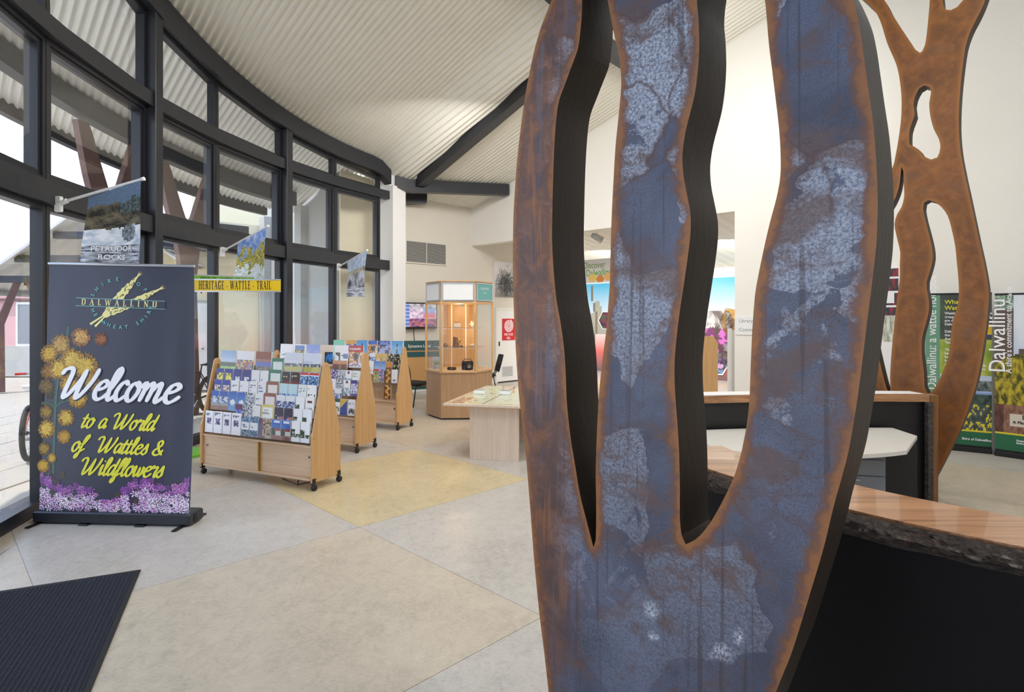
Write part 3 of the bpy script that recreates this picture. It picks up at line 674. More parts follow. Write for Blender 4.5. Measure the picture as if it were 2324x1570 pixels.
# curved white worktop inside the counter, drawers under it
ds = [Vector(p) for p in ((1.62, 4.55), (2.2, 4.35), (2.75, 4.42), (3.05, 4.52))]; ds = arcpts(ds, 8)
bk = [Vector(p) for p in ((1.5, 5.30), (2.2, 5.42), (2.9, 5.46), (3.55, 5.46))]; bk = arcpts(bk, 8)
wt = thing('worktop_desk', 'white curved worktop desk fixed inside the far counter', 'desk', (2.6, 5.0, 0))
m = MB(); band(m, bk, ds, .69, .72); m.add([(3.05, 4.52, .69), (3.52, 5.08, .69), (3.55, 5.46, .69), (3.05, 4.52, .72), (3.52, 5.08, .72), (3.55, 5.46, .72)], [(0, 2, 1), (3, 4, 5), (0, 1, 4, 3), (1, 2, 5, 4)]); m.build('top', M['laminate'], wt)
m = MB(); m.box(3.22, 3.66, 5.28, 5.42, 0, .69); m.build('end_support', M['black'], wt)
m = MB(); m.box(1.60, 1.63, 4.75, 5.3, 0, .69); m.build('side_support', M['laminate'], wt)
dr = thing('drawer_pedestal', 'grey metal drawer pedestal under the white worktop', 'drawers', (2.75, 4.9, 0))
m = MB(); m.M = Matrix.Translation((2.72, 4.68, 0)) @ Matrix.Rotation(-.25, 4, 'Z'); MM = m.M
m.bbox(-.24, .24, 0, .55, .05, .64, .004); m.build('body', M['grey_metal'], dr)
for i, (z0, z1) in enumerate(((.06, .33), (.335, .49), (.495, .62))):
    m = MB(); m.M = MM; m.bbox(-.23, .23, -.018, -.001, z0, z1, .004); d = m.build('drawer', M['grey_metal'], dr)
    m = MB(); m.M = MM; m.tube([(-.05, -.022, z1-.03), (-.05, -.036, z1-.03), (.05, -.036, z1-.03), (.05, -.022, z1-.03)], .004, 6); m.build('handle', M['alu'], d)
for x in (-.2, .2):
    for y in (.05, .5): m = MB(); m.M = MM; m.lathe([(.02, 0), (.025, .02), (.025, .05)], x, y, 8); m.build('caster', M['black'], dr)

# ================================================================== LETTERING
def text_obj(name, s, size, fn, mat, parent, align='LEFT', sx=1.0, bold=0, lh=1.0, shear=0):
    """sans lettering from the built-in font; fn(u, v) -> world point"""
    cu = bpy.data.curves.new('t', 'FONT'); cu.body = s; cu.size = size; cu.align_x = align; cu.fill_mode = 'FRONT'; cu.resolution_u = 3; cu.space_line = lh; cu.shear = shear
    cu.offset = bold
    ob = bpy.data.objects.new('t', cu); COL.objects.link(ob); dg = bpy.context.evaluated_depsgraph_get(); dg.update()
    me = ob.evaluated_get(dg).to_mesh(); m = MB(); m.add([fn(v.co.x*sx, v.co.y) for v in me.vertices], [tuple(p.vertices) for p in me.polygons])
    ob.evaluated_get(dg).to_mesh_clear(); bpy.data.objects.remove(ob); bpy.data.curves.remove(cu)
    return m.build(name, mat, parent)
SERIF = {  # unit height 10: thick / thin strokes (x0, y0, x1, y1, width) then serif bars (x, y, halfwidth)
 'A': (7.4, [(.9, 0, 3.6, 10, .7), (3.5, 10, 6.2, 0, 1.6), (2, 3.4, 5.2, 3.4, .7)], [(.9, 0, 1.1), (6.2, 0, 1.4)]),
 'D': (7.2, [(1.6, 0, 1.6, 10, 1.6), 'c:1.6,9.7;4,9.7;5.6,8.2;6.1,5;5.6,1.8;4,.3;1.6,.3|1.1'], [(1.2, 0, 1.2), (1.2, 10, 1.2)]),
 'E': (6.2, [(1.6, 0, 1.6, 10, 1.6), (1.6, 9.7, 5.2, 9.7, .7), (1.6, 5.2, 4.2, 5.2, .7), (1.6, .3, 5.4, .3, .7), (5.1, 10, 5.1, 7.6, .6), (5.3, 0, 5.3, 2.6, .6), (4.2, 6.3, 4.2, 4.1, .6)], [(1.3, 0, 1.1), (1.3, 10, 1.1)]),
 'G': (7.6, ['c:6,8;5,9.6;3.6,9.8;1.9,8.6;1.2,5;1.9,1.4;3.6,.2;5.2,.6;5.9,1.6|1.2', (5.9, 0.4, 5.9, 4.4, 1.4), (6, 10, 6, 7.4, .5)], [(5.8, 4.4, 1.4)]),
 'H': (8, [(1.6, 0, 1.6, 10, 1.6), (6.2, 0, 6.2, 10, 1.6), (1.6, 5.2, 6.2, 5.2, .7)], [(1.6, 0, 1.5), (1.6, 10, 1.5), (6.2, 0, 1.5), (6.2, 10, 1.5)]),
 'I': (3.8, [(1.7, 0, 1.7, 10, 1.6)], [(1.7, 0, 1.5), (1.7, 10, 1.5)]),
 'L': (6, [(1.6, 0, 1.6, 10, 1.6), (1.6, .3, 5.2, .3, .7), (5.1, 0, 5.1, 2.8, .6)], [(1.3, 0, 1.1), (1.6, 10, 1.5)]),
 'N': (7.8, [(1.4, 0, 1.4, 10, .7), (1.4, 10, 6.2, 0, 1.7), (6.2, 0, 6.2, 10, .7)], [(1.4, 0, 1.2), (1.1, 10, 1.1), (6.2, 10, 1.2)]),
 'R': (7.6, [(1.6, 0, 1.6, 10, 1.6), 'c:1.6,9.7;4,9.7;5.3,8.8;5.5,7.4;5.2,6;4,5;1.6,5|1.0', (3.6, 5, 6.4, 0, 1.6)], [(1.6, 0, 1.5), (1.2, 10, 1.2), (6.6, 0, .9)]),
 'T': (7, [(3.4, 0, 3.4, 10, 1.6), (.6, 9.7, 6.2, 9.7, .7), (.8, 10, .8, 7.5, .6), (6, 10, 6, 7.5, .6)], [(3.4, 0, 1.5)]),
 'U': (7.4, ['c:1.5,10;1.5,3;2.2,1;3.8,.2;5.4,1;6,3;6,10|1.1'], [(1.5, 10, 1.3), (6, 10, 1.2)]),
 'W': (10, [(.8, 10, 2.9, 0, 1.6), (2.9, 0, 4.9, 9, .7), (4.9, 10, 6.9, 0, 1.6), (6.9, 0, 8.9, 10, .7)], [(.8, 10, 1.3), (4.7, 10, 1.0), (8.9, 10, 1.1)]),
 'O': (7.8, ['c:3.8,9.9;1.8,8.6;1.1,5;1.8,1.4;3.8,.1;5.8,1.4;6.5,5;5.8,8.6;3.8,9.9|1.3'], []),
 'P': (6.8, [(1.6, 0, 1.6, 10, 1.6), 'c:1.6,9.7;4,9.7;5.4,8.8;5.7,7.2;5.3,5.6;4,4.6;1.6,4.6|1.0'], [(1.6, 0, 1.5), (1.2, 10, 1.2)]),
 'S': (6, ['c:5,8.2;4,9.8;2.4,9.8;1.1,8.4;1.4,6.4;3.2,5.2;4.9,3.8;5.2,1.8;4,.2;2.2,.2;.9,2|1.2', (5, 10, 5, 7.6, .5), (.9, 0, .9, 2.6, .5)], []),
 'C': (7, ['c:6,8;5,9.6;3.6,9.8;1.9,8.6;1.2,5;1.9,1.4;3.6,.2;5.2,.6;6.2,2|1.2', (6, 10, 6, 7.4, .5)], []),
 'K': (7.4, [(1.6, 0, 1.6, 10, 1.6), (1.6, 4, 6, 10, .7), (3, 5.6, 6.2, 0, 1.6)], [(1.6, 0, 1.5), (1.6, 10, 1.5), (6, 10, 1), (6.4, 0, 1)]),
 '-': (4, [(.6, 3.6, 2.8, 3.6, 1.0)], []), ' ': (3.4, [], []), 'V': (7, [(.8, 10, 3.4, 0, 1.6), (3.4, 0, 6, 10, .7)], [(.8, 10, 1.3), (6, 10, 1.1)])}
def seg_quad(m, a, b, w, fn, w2=None):
    a, b = Vector(a), Vector(b); d = (b-a).normalized(); n = Vector((-d.y, d.x))
    w2 = w if w2 is None else w2
    m.add([fn(*(a-n*w/2)), fn(*(b-n*w2/2)), fn(*(b+n*w2/2)), fn(*(a+n*w/2))], [(0, 1, 2, 3)])
def serif_text(name, s, size, fn, mat, parent, track=0, sx=1.0, center=False, fit=None, split=False):
    k = size/10; m = MB(); wtot = sum((SERIF[c][0]+track)*k*sx for c in s)
    if fit: sx *= fit/wtot; wtot = fit
    x = -wtot/2 if center else 0
    lay = [0]
    for ch in s:
        w, segs, serifs = SERIF[ch]; g = lambda u, v, x=x: fn(x+u*k*sx, v*k)
        for sg in segs:
            if isinstance(sg, str):
                pts, wd_ = sg[2:].split('|'); P = arcpts([Vector(tuple(map(float, p.split(',')))) for p in pts.split(';')], 4)
                for i in range(len(P)-1):
                    d = (P[i+1]-P[i]).normalized(); ww = .6+float(wd_)*abs(d.y)
                    seg_quad(m, P[i]-d*.08, P[i+1]+d*.08, ww, g)
            else: seg_quad(m, sg[:2], sg[2:4], sg[4], g)
        for (u, v, h) in serifs: vv = v+.3 if v < 5 else v-.3; seg_quad(m, (u-h, vv), (u+h, vv), .6, g)
        x += (w+track)*k*sx
        if split and m.v: m.build('letter', mat, parent); m = MB()
    return None if split else m.build(name, mat, parent)
SCRIPT = {
 'W': (8.4, [[(-.4, 7.2), (.2, 8.8), (1.4, 9.3), (2.0, 8.2), (1.9, 5), (1.7, 1.4), (2.0, .2), (3.0, 1.6), (4.4, 5.4), (5.2, 9.2)], [(5.2, 9.2), (4.8, 5), (4.6, 1.4), (5.0, .2), (6.2, 2.4), (7.4, 6), (8.0, 9.6)]]),
 'e': (3.1, [[(.5, 2.9), (2.0, 3.6), (2.7, 4.8), (2.1, 5.8), (1.1, 5.2), (.4, 2.8), (.7, .8), (1.6, .1), (2.6, .8), (3.5, 2.2)]]),
 'l': (2.0, [[(.4, 2.4), (1.6, 6.6), (1.9, 9.0), (1.4, 9.9), (.8, 8.2), (.5, 4), (.6, 1), (1.2, .1), (2.4, 2)]]),
 'c': (2.7, [[(2.4, 4.7), (2.0, 5.9), (1.0, 5.2), (.3, 2.8), (.6, .7), (1.4, .1), (3.0, 2)]]),
 'o': (3.2, [[(1.9, 5.8), (.8, 5), (.2, 2.5), (.7, .4), (1.7, .3), (2.6, 2.6), (2.5, 5), (1.9, 5.8), (2.2, 4.8), (3.5, 4.6)]]),
 'm': (5.6, [[(0, 4.6), (.7, 5.9), (.8, 3.4), (.4, 0)], [(.6, 2.6), (1.6, 5.2), (2.4, 5.7), (2.5, 3.4), (2.1, 0)], [(2.3, 2.6), (3.4, 5.2), (4.2, 5.7), (4.2, 3.2), (4.0, .8), (4.5, .1), (5.8, 2)]]),
 't': (2.1, [[(1.3, 8.4), (.7, 4.2), (.5, 1.2), (1, .1), (2.4, 2)], [(-.5, 5.4), (2.4, 5.9)]]),
 'a': (3.1, [[(2.6, 5), (1.6, 5.9), (.5, 4.2), (.2, 1.6), (.8, .2), (1.8, 1.4), (2.6, 4.4), (2.7, 5.6), (2.4, 2), (2.7, .3), (3.5, 1.9)]]),
 'r': (2.7, [[(-.1, 4.4), (.5, 6.3), (.9, 5.2), (1.8, 5.7), (2.3, 5.2), (1.9, 3), (1.8, 1), (2.2, .1), (3.1, 1.9)]]),
 'd': (3.3, [[(2.6, 5), (1.6, 5.9), (.5, 4.2), (.2, 1.6), (.8, .2), (1.8, 1.4), (2.8, 5), (3.3, 9.8)], [(3.3, 9.8), (2.6, 4), (2.5, 1), (2.9, .2), (3.7, 1.9)]]),
 'f': (2.4, [[(0, 1.8), (1.5, 5), (2.7, 9), (2.2, 9.9), (1.4, 8), (.8, 2), (.2, -3), (-.6, -3.4), (-.4, -1.6), (1.2, .4), (2.7, 2)]]),
 's': (2.5, [[(-.1, 1.8), (1.2, 4.2), (1.8, 6.2), (2.0, 3.6), (2.1, 1.4), (1.2, .1), (.2, .9)], [(1.6, .3), (2.6, 1.8)]]),
 'i': (1.7, [[(.1, 3), (.7, 5.8), (.5, 2), (.8, .2), (1.9, 1.9)], [(1.0, 7.6), (1.25, 8.2)]]),
 'w': (4.4, [[(0, 4.6), (.6, 5.8), (.5, 2), (.9, .2), (2, 2), (2.4, 5.4)], [(2.4, 5.4), (2.3, 2), (2.7, .2), (3.6, 2), (3.8, 5.6), (3.9, 4.8), (4.6, 4.7)]]),
 '&': (5, [[(4.2, 3.4), (3.2, .9), (1.4, .1), (.2, 1.4), (.8, 3.4), (2.6, 5.4), (3.0, 7.4), (2.2, 8.6), (1.2, 7.4), (1.6, 5), (3, 2), (4.4, .2)]]), ' ': (2.6, [])}
def script_text(name, s, size, fn, mat, parent, pen=1.25, slant=.34, sx=1.31):
    k = size/10; m = MB(); x = 0; lay = 0
    for ch in s:
        w, strokes = SCRIPT[ch]
        for st in strokes:
            P = arcpts([Vector(p) for p in st], 7); P = [Vector((p.x*sx+slant*p.y, p.y)) for p in P]; n = len(P); L = []
            for i in range(n):
                d = (P[min(i+1, n-1)]-P[max(i-1, 0)]).normalized(); ww = pen*(.52+.48*abs(d.x*math.sin(-.5)+d.y*math.cos(-.5)))
                ww *= .55+.45*min(1, i/3, (n-1-i)/3+.15); nn = Vector((-d.y, d.x))*ww/2; L.append((P[i]-nn, P[i]+nn))
            lay += 1; eps = (lay % 3)*.0003
            v = [fn(x+q.x*k, q.y*k, eps) for a in L for q in a]; m.add(v, [(2*i, 2*i+2, 2*i+3, 2*i+1) for i in range(n-1)])
        x += w*k*sx
    return m.build(name, mat, parent), x
# ================================================================== WELCOME BANNER
def patch(BL, BR, TL, TR, bow=None):
    BL, BR, TL, TR = map(Vector, (BL, BR, TL, TR)); nrm = (BR-BL).cross(TL-BL).normalized()
    def fn(u, v, w=0.0):
        p = (BL*(1-u)+BR*u)*(1-v)+(TL*(1-u)+TR*u)*v
        return p+nrm*(w+(bow(u, v) if bow else 0))
    return fn, (BR-BL).length, (TL-BL).length
bfn, BW, BH = patch(px(88, 1166, 4.98), px(430, 1172, 4.90), px(112, 598, 5.22), px(440, 604, 5.14), lambda u, v: .012*math.sin(PI*u)*math.sin(PI*v)+.010*math.sin(u*9+v*2)*v*(1-v)*2-.03*sm(.86, 1.0, u)*math.sin(PI*v)-.012*sm(.12, 0, u)*math.sin(PI*v))
def buv(x, y):
    v = 1-(y-601)/(1169-601); return ((x-(88+24*v))/(342-14*v), v)
ban = thing('pull_up_banner', 'navy pull-up welcome banner with script lettering, wattle and purple wildflowers by the windows', 'banner', (-3.34, 4.94, 0))
def sheet(name, fn, nu, nv, paint, mat, parent, w0=0.0, smooth=True):
    m = MB(); v = []; f = []
    for j in range(nv+1):
        for i in range(nu+1): v.append(fn(i/nu, j/nv, w0))
    n = 0; cols = []
    for j in range(nv):
        for i in range(nu): f.append((j*(nu+1)+i, j*(nu+1)+i+1, (j+1)*(nu+1)+i+1, (j+1)*(nu+1)+i)); cols.append(paint((i+.5)/nu, (j+.5)/nv))
    m.v = [Vector(p) for p in v]; m.f = [list(q) for q in f]; m.c = cols; m.m = [0]*len(f)
    return m.build(name, mat, parent, smooth)
NAVY = rgb(46, 50, 70)
sheet('banner_sheet', bfn, 40, 60, lambda u, v: NAVY, M['print'], ban)
sheet('banner_back', bfn, 16, 24, lambda u, v: rgb(200, 200, 204), M['print'], ban, -.004)
# wattle blossom balls: sprays of fine filaments
m = MB(); R_ = random.Random(3)
def ball(x, y, r, c0, c1_, n=620):
    u0, v0 = buv(x, y); ku = r/340.; kv = r/568.
    m.add([bfn(u0+math.cos(a)*ku*.36, v0+math.sin(a)*kv*.36, .0022) for a in [2*PI*i/14 for i in range(14)]], [tuple(range(14))], mixc(c0, c1_, .5))
    for _ in range(n):
        a = R_.uniform(0, 2*PI); q = R_.uniform(.02, .82); L = R_.uniform(.14, .30); w = R_.uniform(.02, .045); q2 = min(1.06, q+L)
        c = mixc(c0, c1_, R_.random()) if q < .55 else mixc(c1_, rgb(120, 84, 40), R_.random()*.7)
        P = [(q, a-w/max(q, .2)), (q, a+w/max(q, .2)), (q2, a+R_.uniform(-.12, .12))]
        m.add([bfn(u0+math.cos(t_)*ku*r_, v0+math.sin(t_)*kv*r_, .0025+_*2e-6) for r_, t_ in P], [(0, 1, 2)], c)
def stem(pts, w, col):
    P = [Vector(buv(*p)) for p in pts]; P = arcpts(P, 6)
    for i in range(len(P)-1):
        d = P[i+1]-P[i]; n_ = Vector((-d.y, d.x*.4)).normalized()*w
        m.add([bfn(*(P[i]-n_), .0015), bfn(*(P[i+1]-n_), .0015), bfn(*(P[i+1]+n_), .0015), bfn(*(P[i]+n_), .0015)], [(0, 1, 2, 3)], col)
G1, G2 = rgb(54, 92, 78), rgb(40, 68, 52)
stem([(157, 748), (152, 790), (140, 840), (130, 900), (126, 960), (124, 1020), (122, 1080)], .010, G1)
stem([(95, 872), (110, 885), (128, 905)], .006, G2); stem([(92, 925), (110, 924), (126, 930)], .006, G2)
stem([(130, 930), (145, 920), (160, 915)], .005, G1); stem([(131, 990), (138, 980), (146, 968)], .003, G1); stem([(110, 1085), (114, 1070), (118, 1055)], .003, G1); stem([(170, 800), (176, 795), (184, 786)], .003, G1)
YL, YD = rgb(236, 208, 84), rgb(200, 150, 40)
for x, y, r, c0, c1_ in ((140, 790, 26, rgb(214, 176, 96), rgb(176, 130, 60)), (112, 812, 24, rgb(224, 184, 60), rgb(180, 130, 30)), (186, 772, 24, rgb(232, 190, 96), rgb(190, 130, 80)), (232, 776, 17, rgb(196, 120, 60), rgb(130, 74, 50)), (108, 852, 20, rgb(176, 120, 36), rgb(120, 80, 24)),
                         (134, 846, 26, YL, YD), (166, 826, 30, rgb(238, 214, 100), YD), (196, 838, 32, YL, YD), (208, 872, 24, rgb(214, 170, 60), rgb(150, 110, 40)), (160, 880, 24, rgb(220, 180, 60), YD), (180, 912, 24, rgb(226, 186, 60), YD), (104, 886, 20, rgb(150, 110, 40), rgb(90, 70, 30)),
                         (152, 956, 21, YL, YD), (106, 982, 23, YL, rgb(190, 140, 20)), (148, 998, 17, rgb(206, 164, 70), YD), (104, 944, 18, rgb(190, 150, 40), rgb(120, 90, 30)), (100, 1026, 16, rgb(190, 150, 30), rgb(130, 100, 30)), (119, 1046, 12, rgb(226, 200, 60), YD), (98, 1064, 16, rgb(214, 180, 40), YD), (112, 905, 12, rgb(60, 60, 40), rgb(40, 50, 40))):
    ball(x, y, r, c0, c1_)
m.build('wattle_print', M['print'], ban)
# wildflowers along the foot
m = MB()
for k in range(560):
    x = R_.uniform(92, 430); top = 1098+18*math.sin(x*.03+1)+26*sm(150, 230, x)*sm(330, 240, x)-10*sm(330, 420, x)-14*sm(160, 100, x)
    y = R_.uniform(top, 1166); t_ = (y-top)/(1166-top)
    if k % 4 == 0: m.add([bfn(*q, .0012) for q in (buv(x-7, y+10), buv(x+7, y+8), buv(x+5, y-6), buv(x-6, y-4))], [(0, 1, 2, 3)], rgb(*R_.choice(((52, 40, 52), (70, 60, 44), (60, 34, 70)))))
fl_ = sorted([(R_.uniform(90, 430), R_.random()) for _ in range(330)], key=lambda q: q[1])
for k, (x, t_) in enumerate(fl_):
    top = 1100+14*math.sin(x*.05+1)+34*sm(150, 230, x)*sm(300, 235, x)-10*sm(330, 420, x)-16*sm(160, 100, x)
    y = top+t_*(1160-top); r = R_.uniform(6, 12); a0 = R_.random()*6; np_ = R_.randint(6, 8)
    col = R_.choice((rgb(232, 214, 240), rgb(246, 240, 250), rgb(214, 176, 222))) if t_ > .38 else R_.choice((rgb(150, 84, 176), rgb(186, 120, 198), rgb(122, 70, 160), rgb(216, 160, 214)))
    for p in range(np_):
        a = a0+2*PI*p/np_; L = r*R_.uniform(.75, 1.1); c_ = mixc(col, rgb(140, 60, 150), R_.random()*.35)
        def Q(d, b): return bfn(*buv(min(429, max(90, x+d*math.cos(a+b))), min(1168, y+d*math.sin(a+b)*.8)), .0028+k*3e-6)
        m.add([Q(1, 0), Q(L*.7, -.26), Q(L, 0), Q(L*.7, .26)], [(0, 1, 2, 3)], c_)
    m.add([bfn(*buv(min(429, max(90, x+1.6*math.cos(i*1.05))), min(1168, y+1.4*math.sin(i*1.05))), .0042) for i in range(6)], [tuple(range(6))], rgb(150, 70, 110))
m.build('wildflower_print', M['print'], ban)
def bpix(x0, y0, tilt=0, w=.003):
    """maps text metres onto the sheet from the pixel where the baseline starts"""
    u0, v0 = buv(x0, y0)
    def fn(a, b, e=0.0):
        a2 = a*math.cos(tilt)-b*math.sin(tilt); b2 = a*math.sin(tilt)+b*math.cos(tilt)
        return bfn(u0+a2/1.255, v0+b2/2.13, w+e)
    return fn
PXM = 1.255/337
script_text('lettering', 'Welcome', 74*PXM, bpix(128, 911, -.03, .005), M['white_ink'], ban, 1.62, .30)
script_text('lettering', 'Welcome', 74*PXM, bpix(130, 914, -.03, .0042), M['navy_ink'], ban, 1.62, .30)
script_text('lettering', 'to a World', 38*PXM, bpix(186, 977, -.03, .005), M['yellow_ink'], ban, 1.6, .34)
script_text('lettering', 'of  Wattles &', 38*PXM, bpix(164, 1030, -.03, .005), M['yellow_ink'], ban, 1.6, .34)
script_text('lettering', 'Wildflowers', 40*PXM, bpix(180, 1081, -.02, .005), M['yellow_ink'], ban, 1.6, .34)
# shire crest: two wheat ears, name between rules, words on a ring
m = MB()
def ear(x0, y0, x1, y1, wd_, sx_, sy_):
    a = Vector((x0, y0)); b = Vector((x1, y1)); d = (b-a).normalized(); n_ = Vector((-d.y, d.x)); L = (b-a).length; up = []; dn = []
    for i in range(25):
        t_ = i/24; w = wd_*math.sin(PI*min(1, t_*.9+.08))**.8*(1+.16*math.sin(i*2.2)); c = a+d*L*t_; up.append(c+n_*w); dn.append(c-n_*w*.9)
    for i in range(24): m.add([bfn(*buv(*q), .003) for q in (up[i], up[i+1], dn[i+1], dn[i])], [(0, 1, 2, 3)], rgb(240, 230, 150))
    for i in range(34):
        t_ = R_.uniform(.08, .9); s_ = R_.uniform(-.62, .62); c = a+d*L*t_+n_*wd_*s_; e1 = (d*R_.uniform(.8, 1.2)+n_*R_.uniform(-.6, .6)).normalized(); p = c-e1*3.4; q = c+e1*3.4; k_ = Vector((-e1.y, e1.x))*1.1
        m.add([bfn(*buv(*z), .0036) for z in (p, c-k_, q, c+k_)], [(0, 1, 2, 3)], NAVY)
    for j in (-.35, 0, .3):
        e1 = (d+n_*j).normalized(); k_ = Vector((-e1.y, e1.x)); p = b-d*3; m.add([bfn(*buv(*z), .003) for z in (p-k_*1.6, p+k_*1.6, p+e1*15)], [(0, 1, 2)], rgb(240, 230, 150))
    s1 = Vector((sx_, sy_)); k_ = Vector((-(s1-a).normalized().y, (s1-a).normalized().x))
    m.add([bfn(*buv(*z), .003) for z in (a-k_*1.6, a+k_*1.6, s1+k_*2.6, s1-k_*2.6)], [(0, 1, 2, 3)], rgb(240, 230, 150))
ear(236, 722, 316, 626, 9.5, 207, 742); ear(240, 724, 366, 656, 8.5, 218, 747)
P4 = [(171, 684), (380, 688), (380, 699), (171, 695)]
for i in range(24):
    xa, xb = 174+203*i/24, 174+203*(i+1)/24; ya, yb = 681+3*i/24, 681+3*(i+1)/24
    m.add([bfn(*buv(*q), .0041) for q in ((xa, ya), (xb, yb), (xb, yb+17.6), (xa, ya+17.6))], [(0, 1, 2, 3)], NAVY)
for (xa, ya, xb, yb) in ((174, 680, 377, 684.5), (174, 698.5, 377, 703)):
    for i in range(24):
        f0, f1 = i/24, (i+1)/24; Q0 = (xa+(xb-xa)*f0, ya+(yb-ya)*f0); Q1 = (xa+(xb-xa)*f1, ya+(yb-ya)*f1)
        m.add([bfn(*buv(*q), .0046) for q in (Q0, Q1, (Q1[0], Q1[1]+1.5), (Q0[0], Q0[1]+1.5))], [(0, 1, 2, 3)], rgb(120, 176, 176))
m.build('wheat_emblem', M['print'], ban)
serif_text('lettering', 'DALWALLINU', 13.5*PXM, bpix(187, 696.5, -.022, .006), M['cream_ink'], ban, 6.0, 1.12, False, 184*PXM, True)
def ring_text(s, cx, cy, r, a0, a1, size, top=True):
    for i, ch in enumerate(s):
        if ch == ' ': continue
        a = math.radians(a0+(a1-a0)*i/(len(s)-1)); x = cx+r*math.cos(a)*1.0; y = cy-r*math.sin(a)*.86
        tilt = (a-PI/2) if top else (a+PI/2); u0, v0 = buv(x, y)
        def fn(p, q, tilt=tilt, u0=u0, v0=v0): return bfn(u0+(p*math.cos(tilt)-q*math.sin(tilt))/1.255, v0+(p*math.sin(tilt)+q*math.cos(tilt))/2.13, .0046)
        text_obj('lettering', ch, size, fn, M['teal_ink'], ban, 'CENTER', 1, .001)
ring_text('SHIRE', 277, 694, 64, 160, 97, 12*PXM); ring_text('OF', 277, 694, 64, 54, 36, 12*PXM)
ring_text('THE WHEAT SHIRE', 278, 690, 72, 188, 350, 12*PXM, False)
# top rail, support pole, cassette base with feet
m = MB(); a, b = bfn(0, 1.0, .004), bfn(1, 1.0, .004); m.tube([a-(b-a)*.002, b+(b-a)*.006], .012, 8); m.build('top_rail', M['alu'], ban)
bd = (px(430, 1172, 4.90)-px(88, 1166, 4.98)); bd.z = 0; bl = px(88, 1166, 4.98)
m = MB(); m.M = Matrix.Translation((bl.x, bl.y, 0)) @ Matrix.Rotation(math.atan2(bd.y, bd.x), 4, 'Z')
Lb = bd.length; m.bbox(-.035, Lb+.02, -.03, .17, .012, .105, .01); m.build('cassette', M['dark'], ban); MM = m.M
m = MB(); m.M = MM; m.box(Lb+.02, Lb+.024, .03, .07, .03, .09); m.build('end_cap_latch', M['black'], ban)
for x in (.02, Lb-.05):
    m = MB(); m.M = MM; m.bbox(x-.02, x+.02, -.14, .30, .0, .012, .003); m.build('foot', M['black'], ban)
for x in (Lb*.33, Lb*.70):
    m = MB(); m.M = MM; m.bbox(x-.05, x+.03, -.05, .16, .0, .014, .003); m.build('foot', M['black'], ban)
m = MB(); m.tube([MM @ Vector((Lb*.5, .12, .1)), bfn(.5, 1, -.02)], .012, 8); m.build('support_pole', M['alu'], ban)

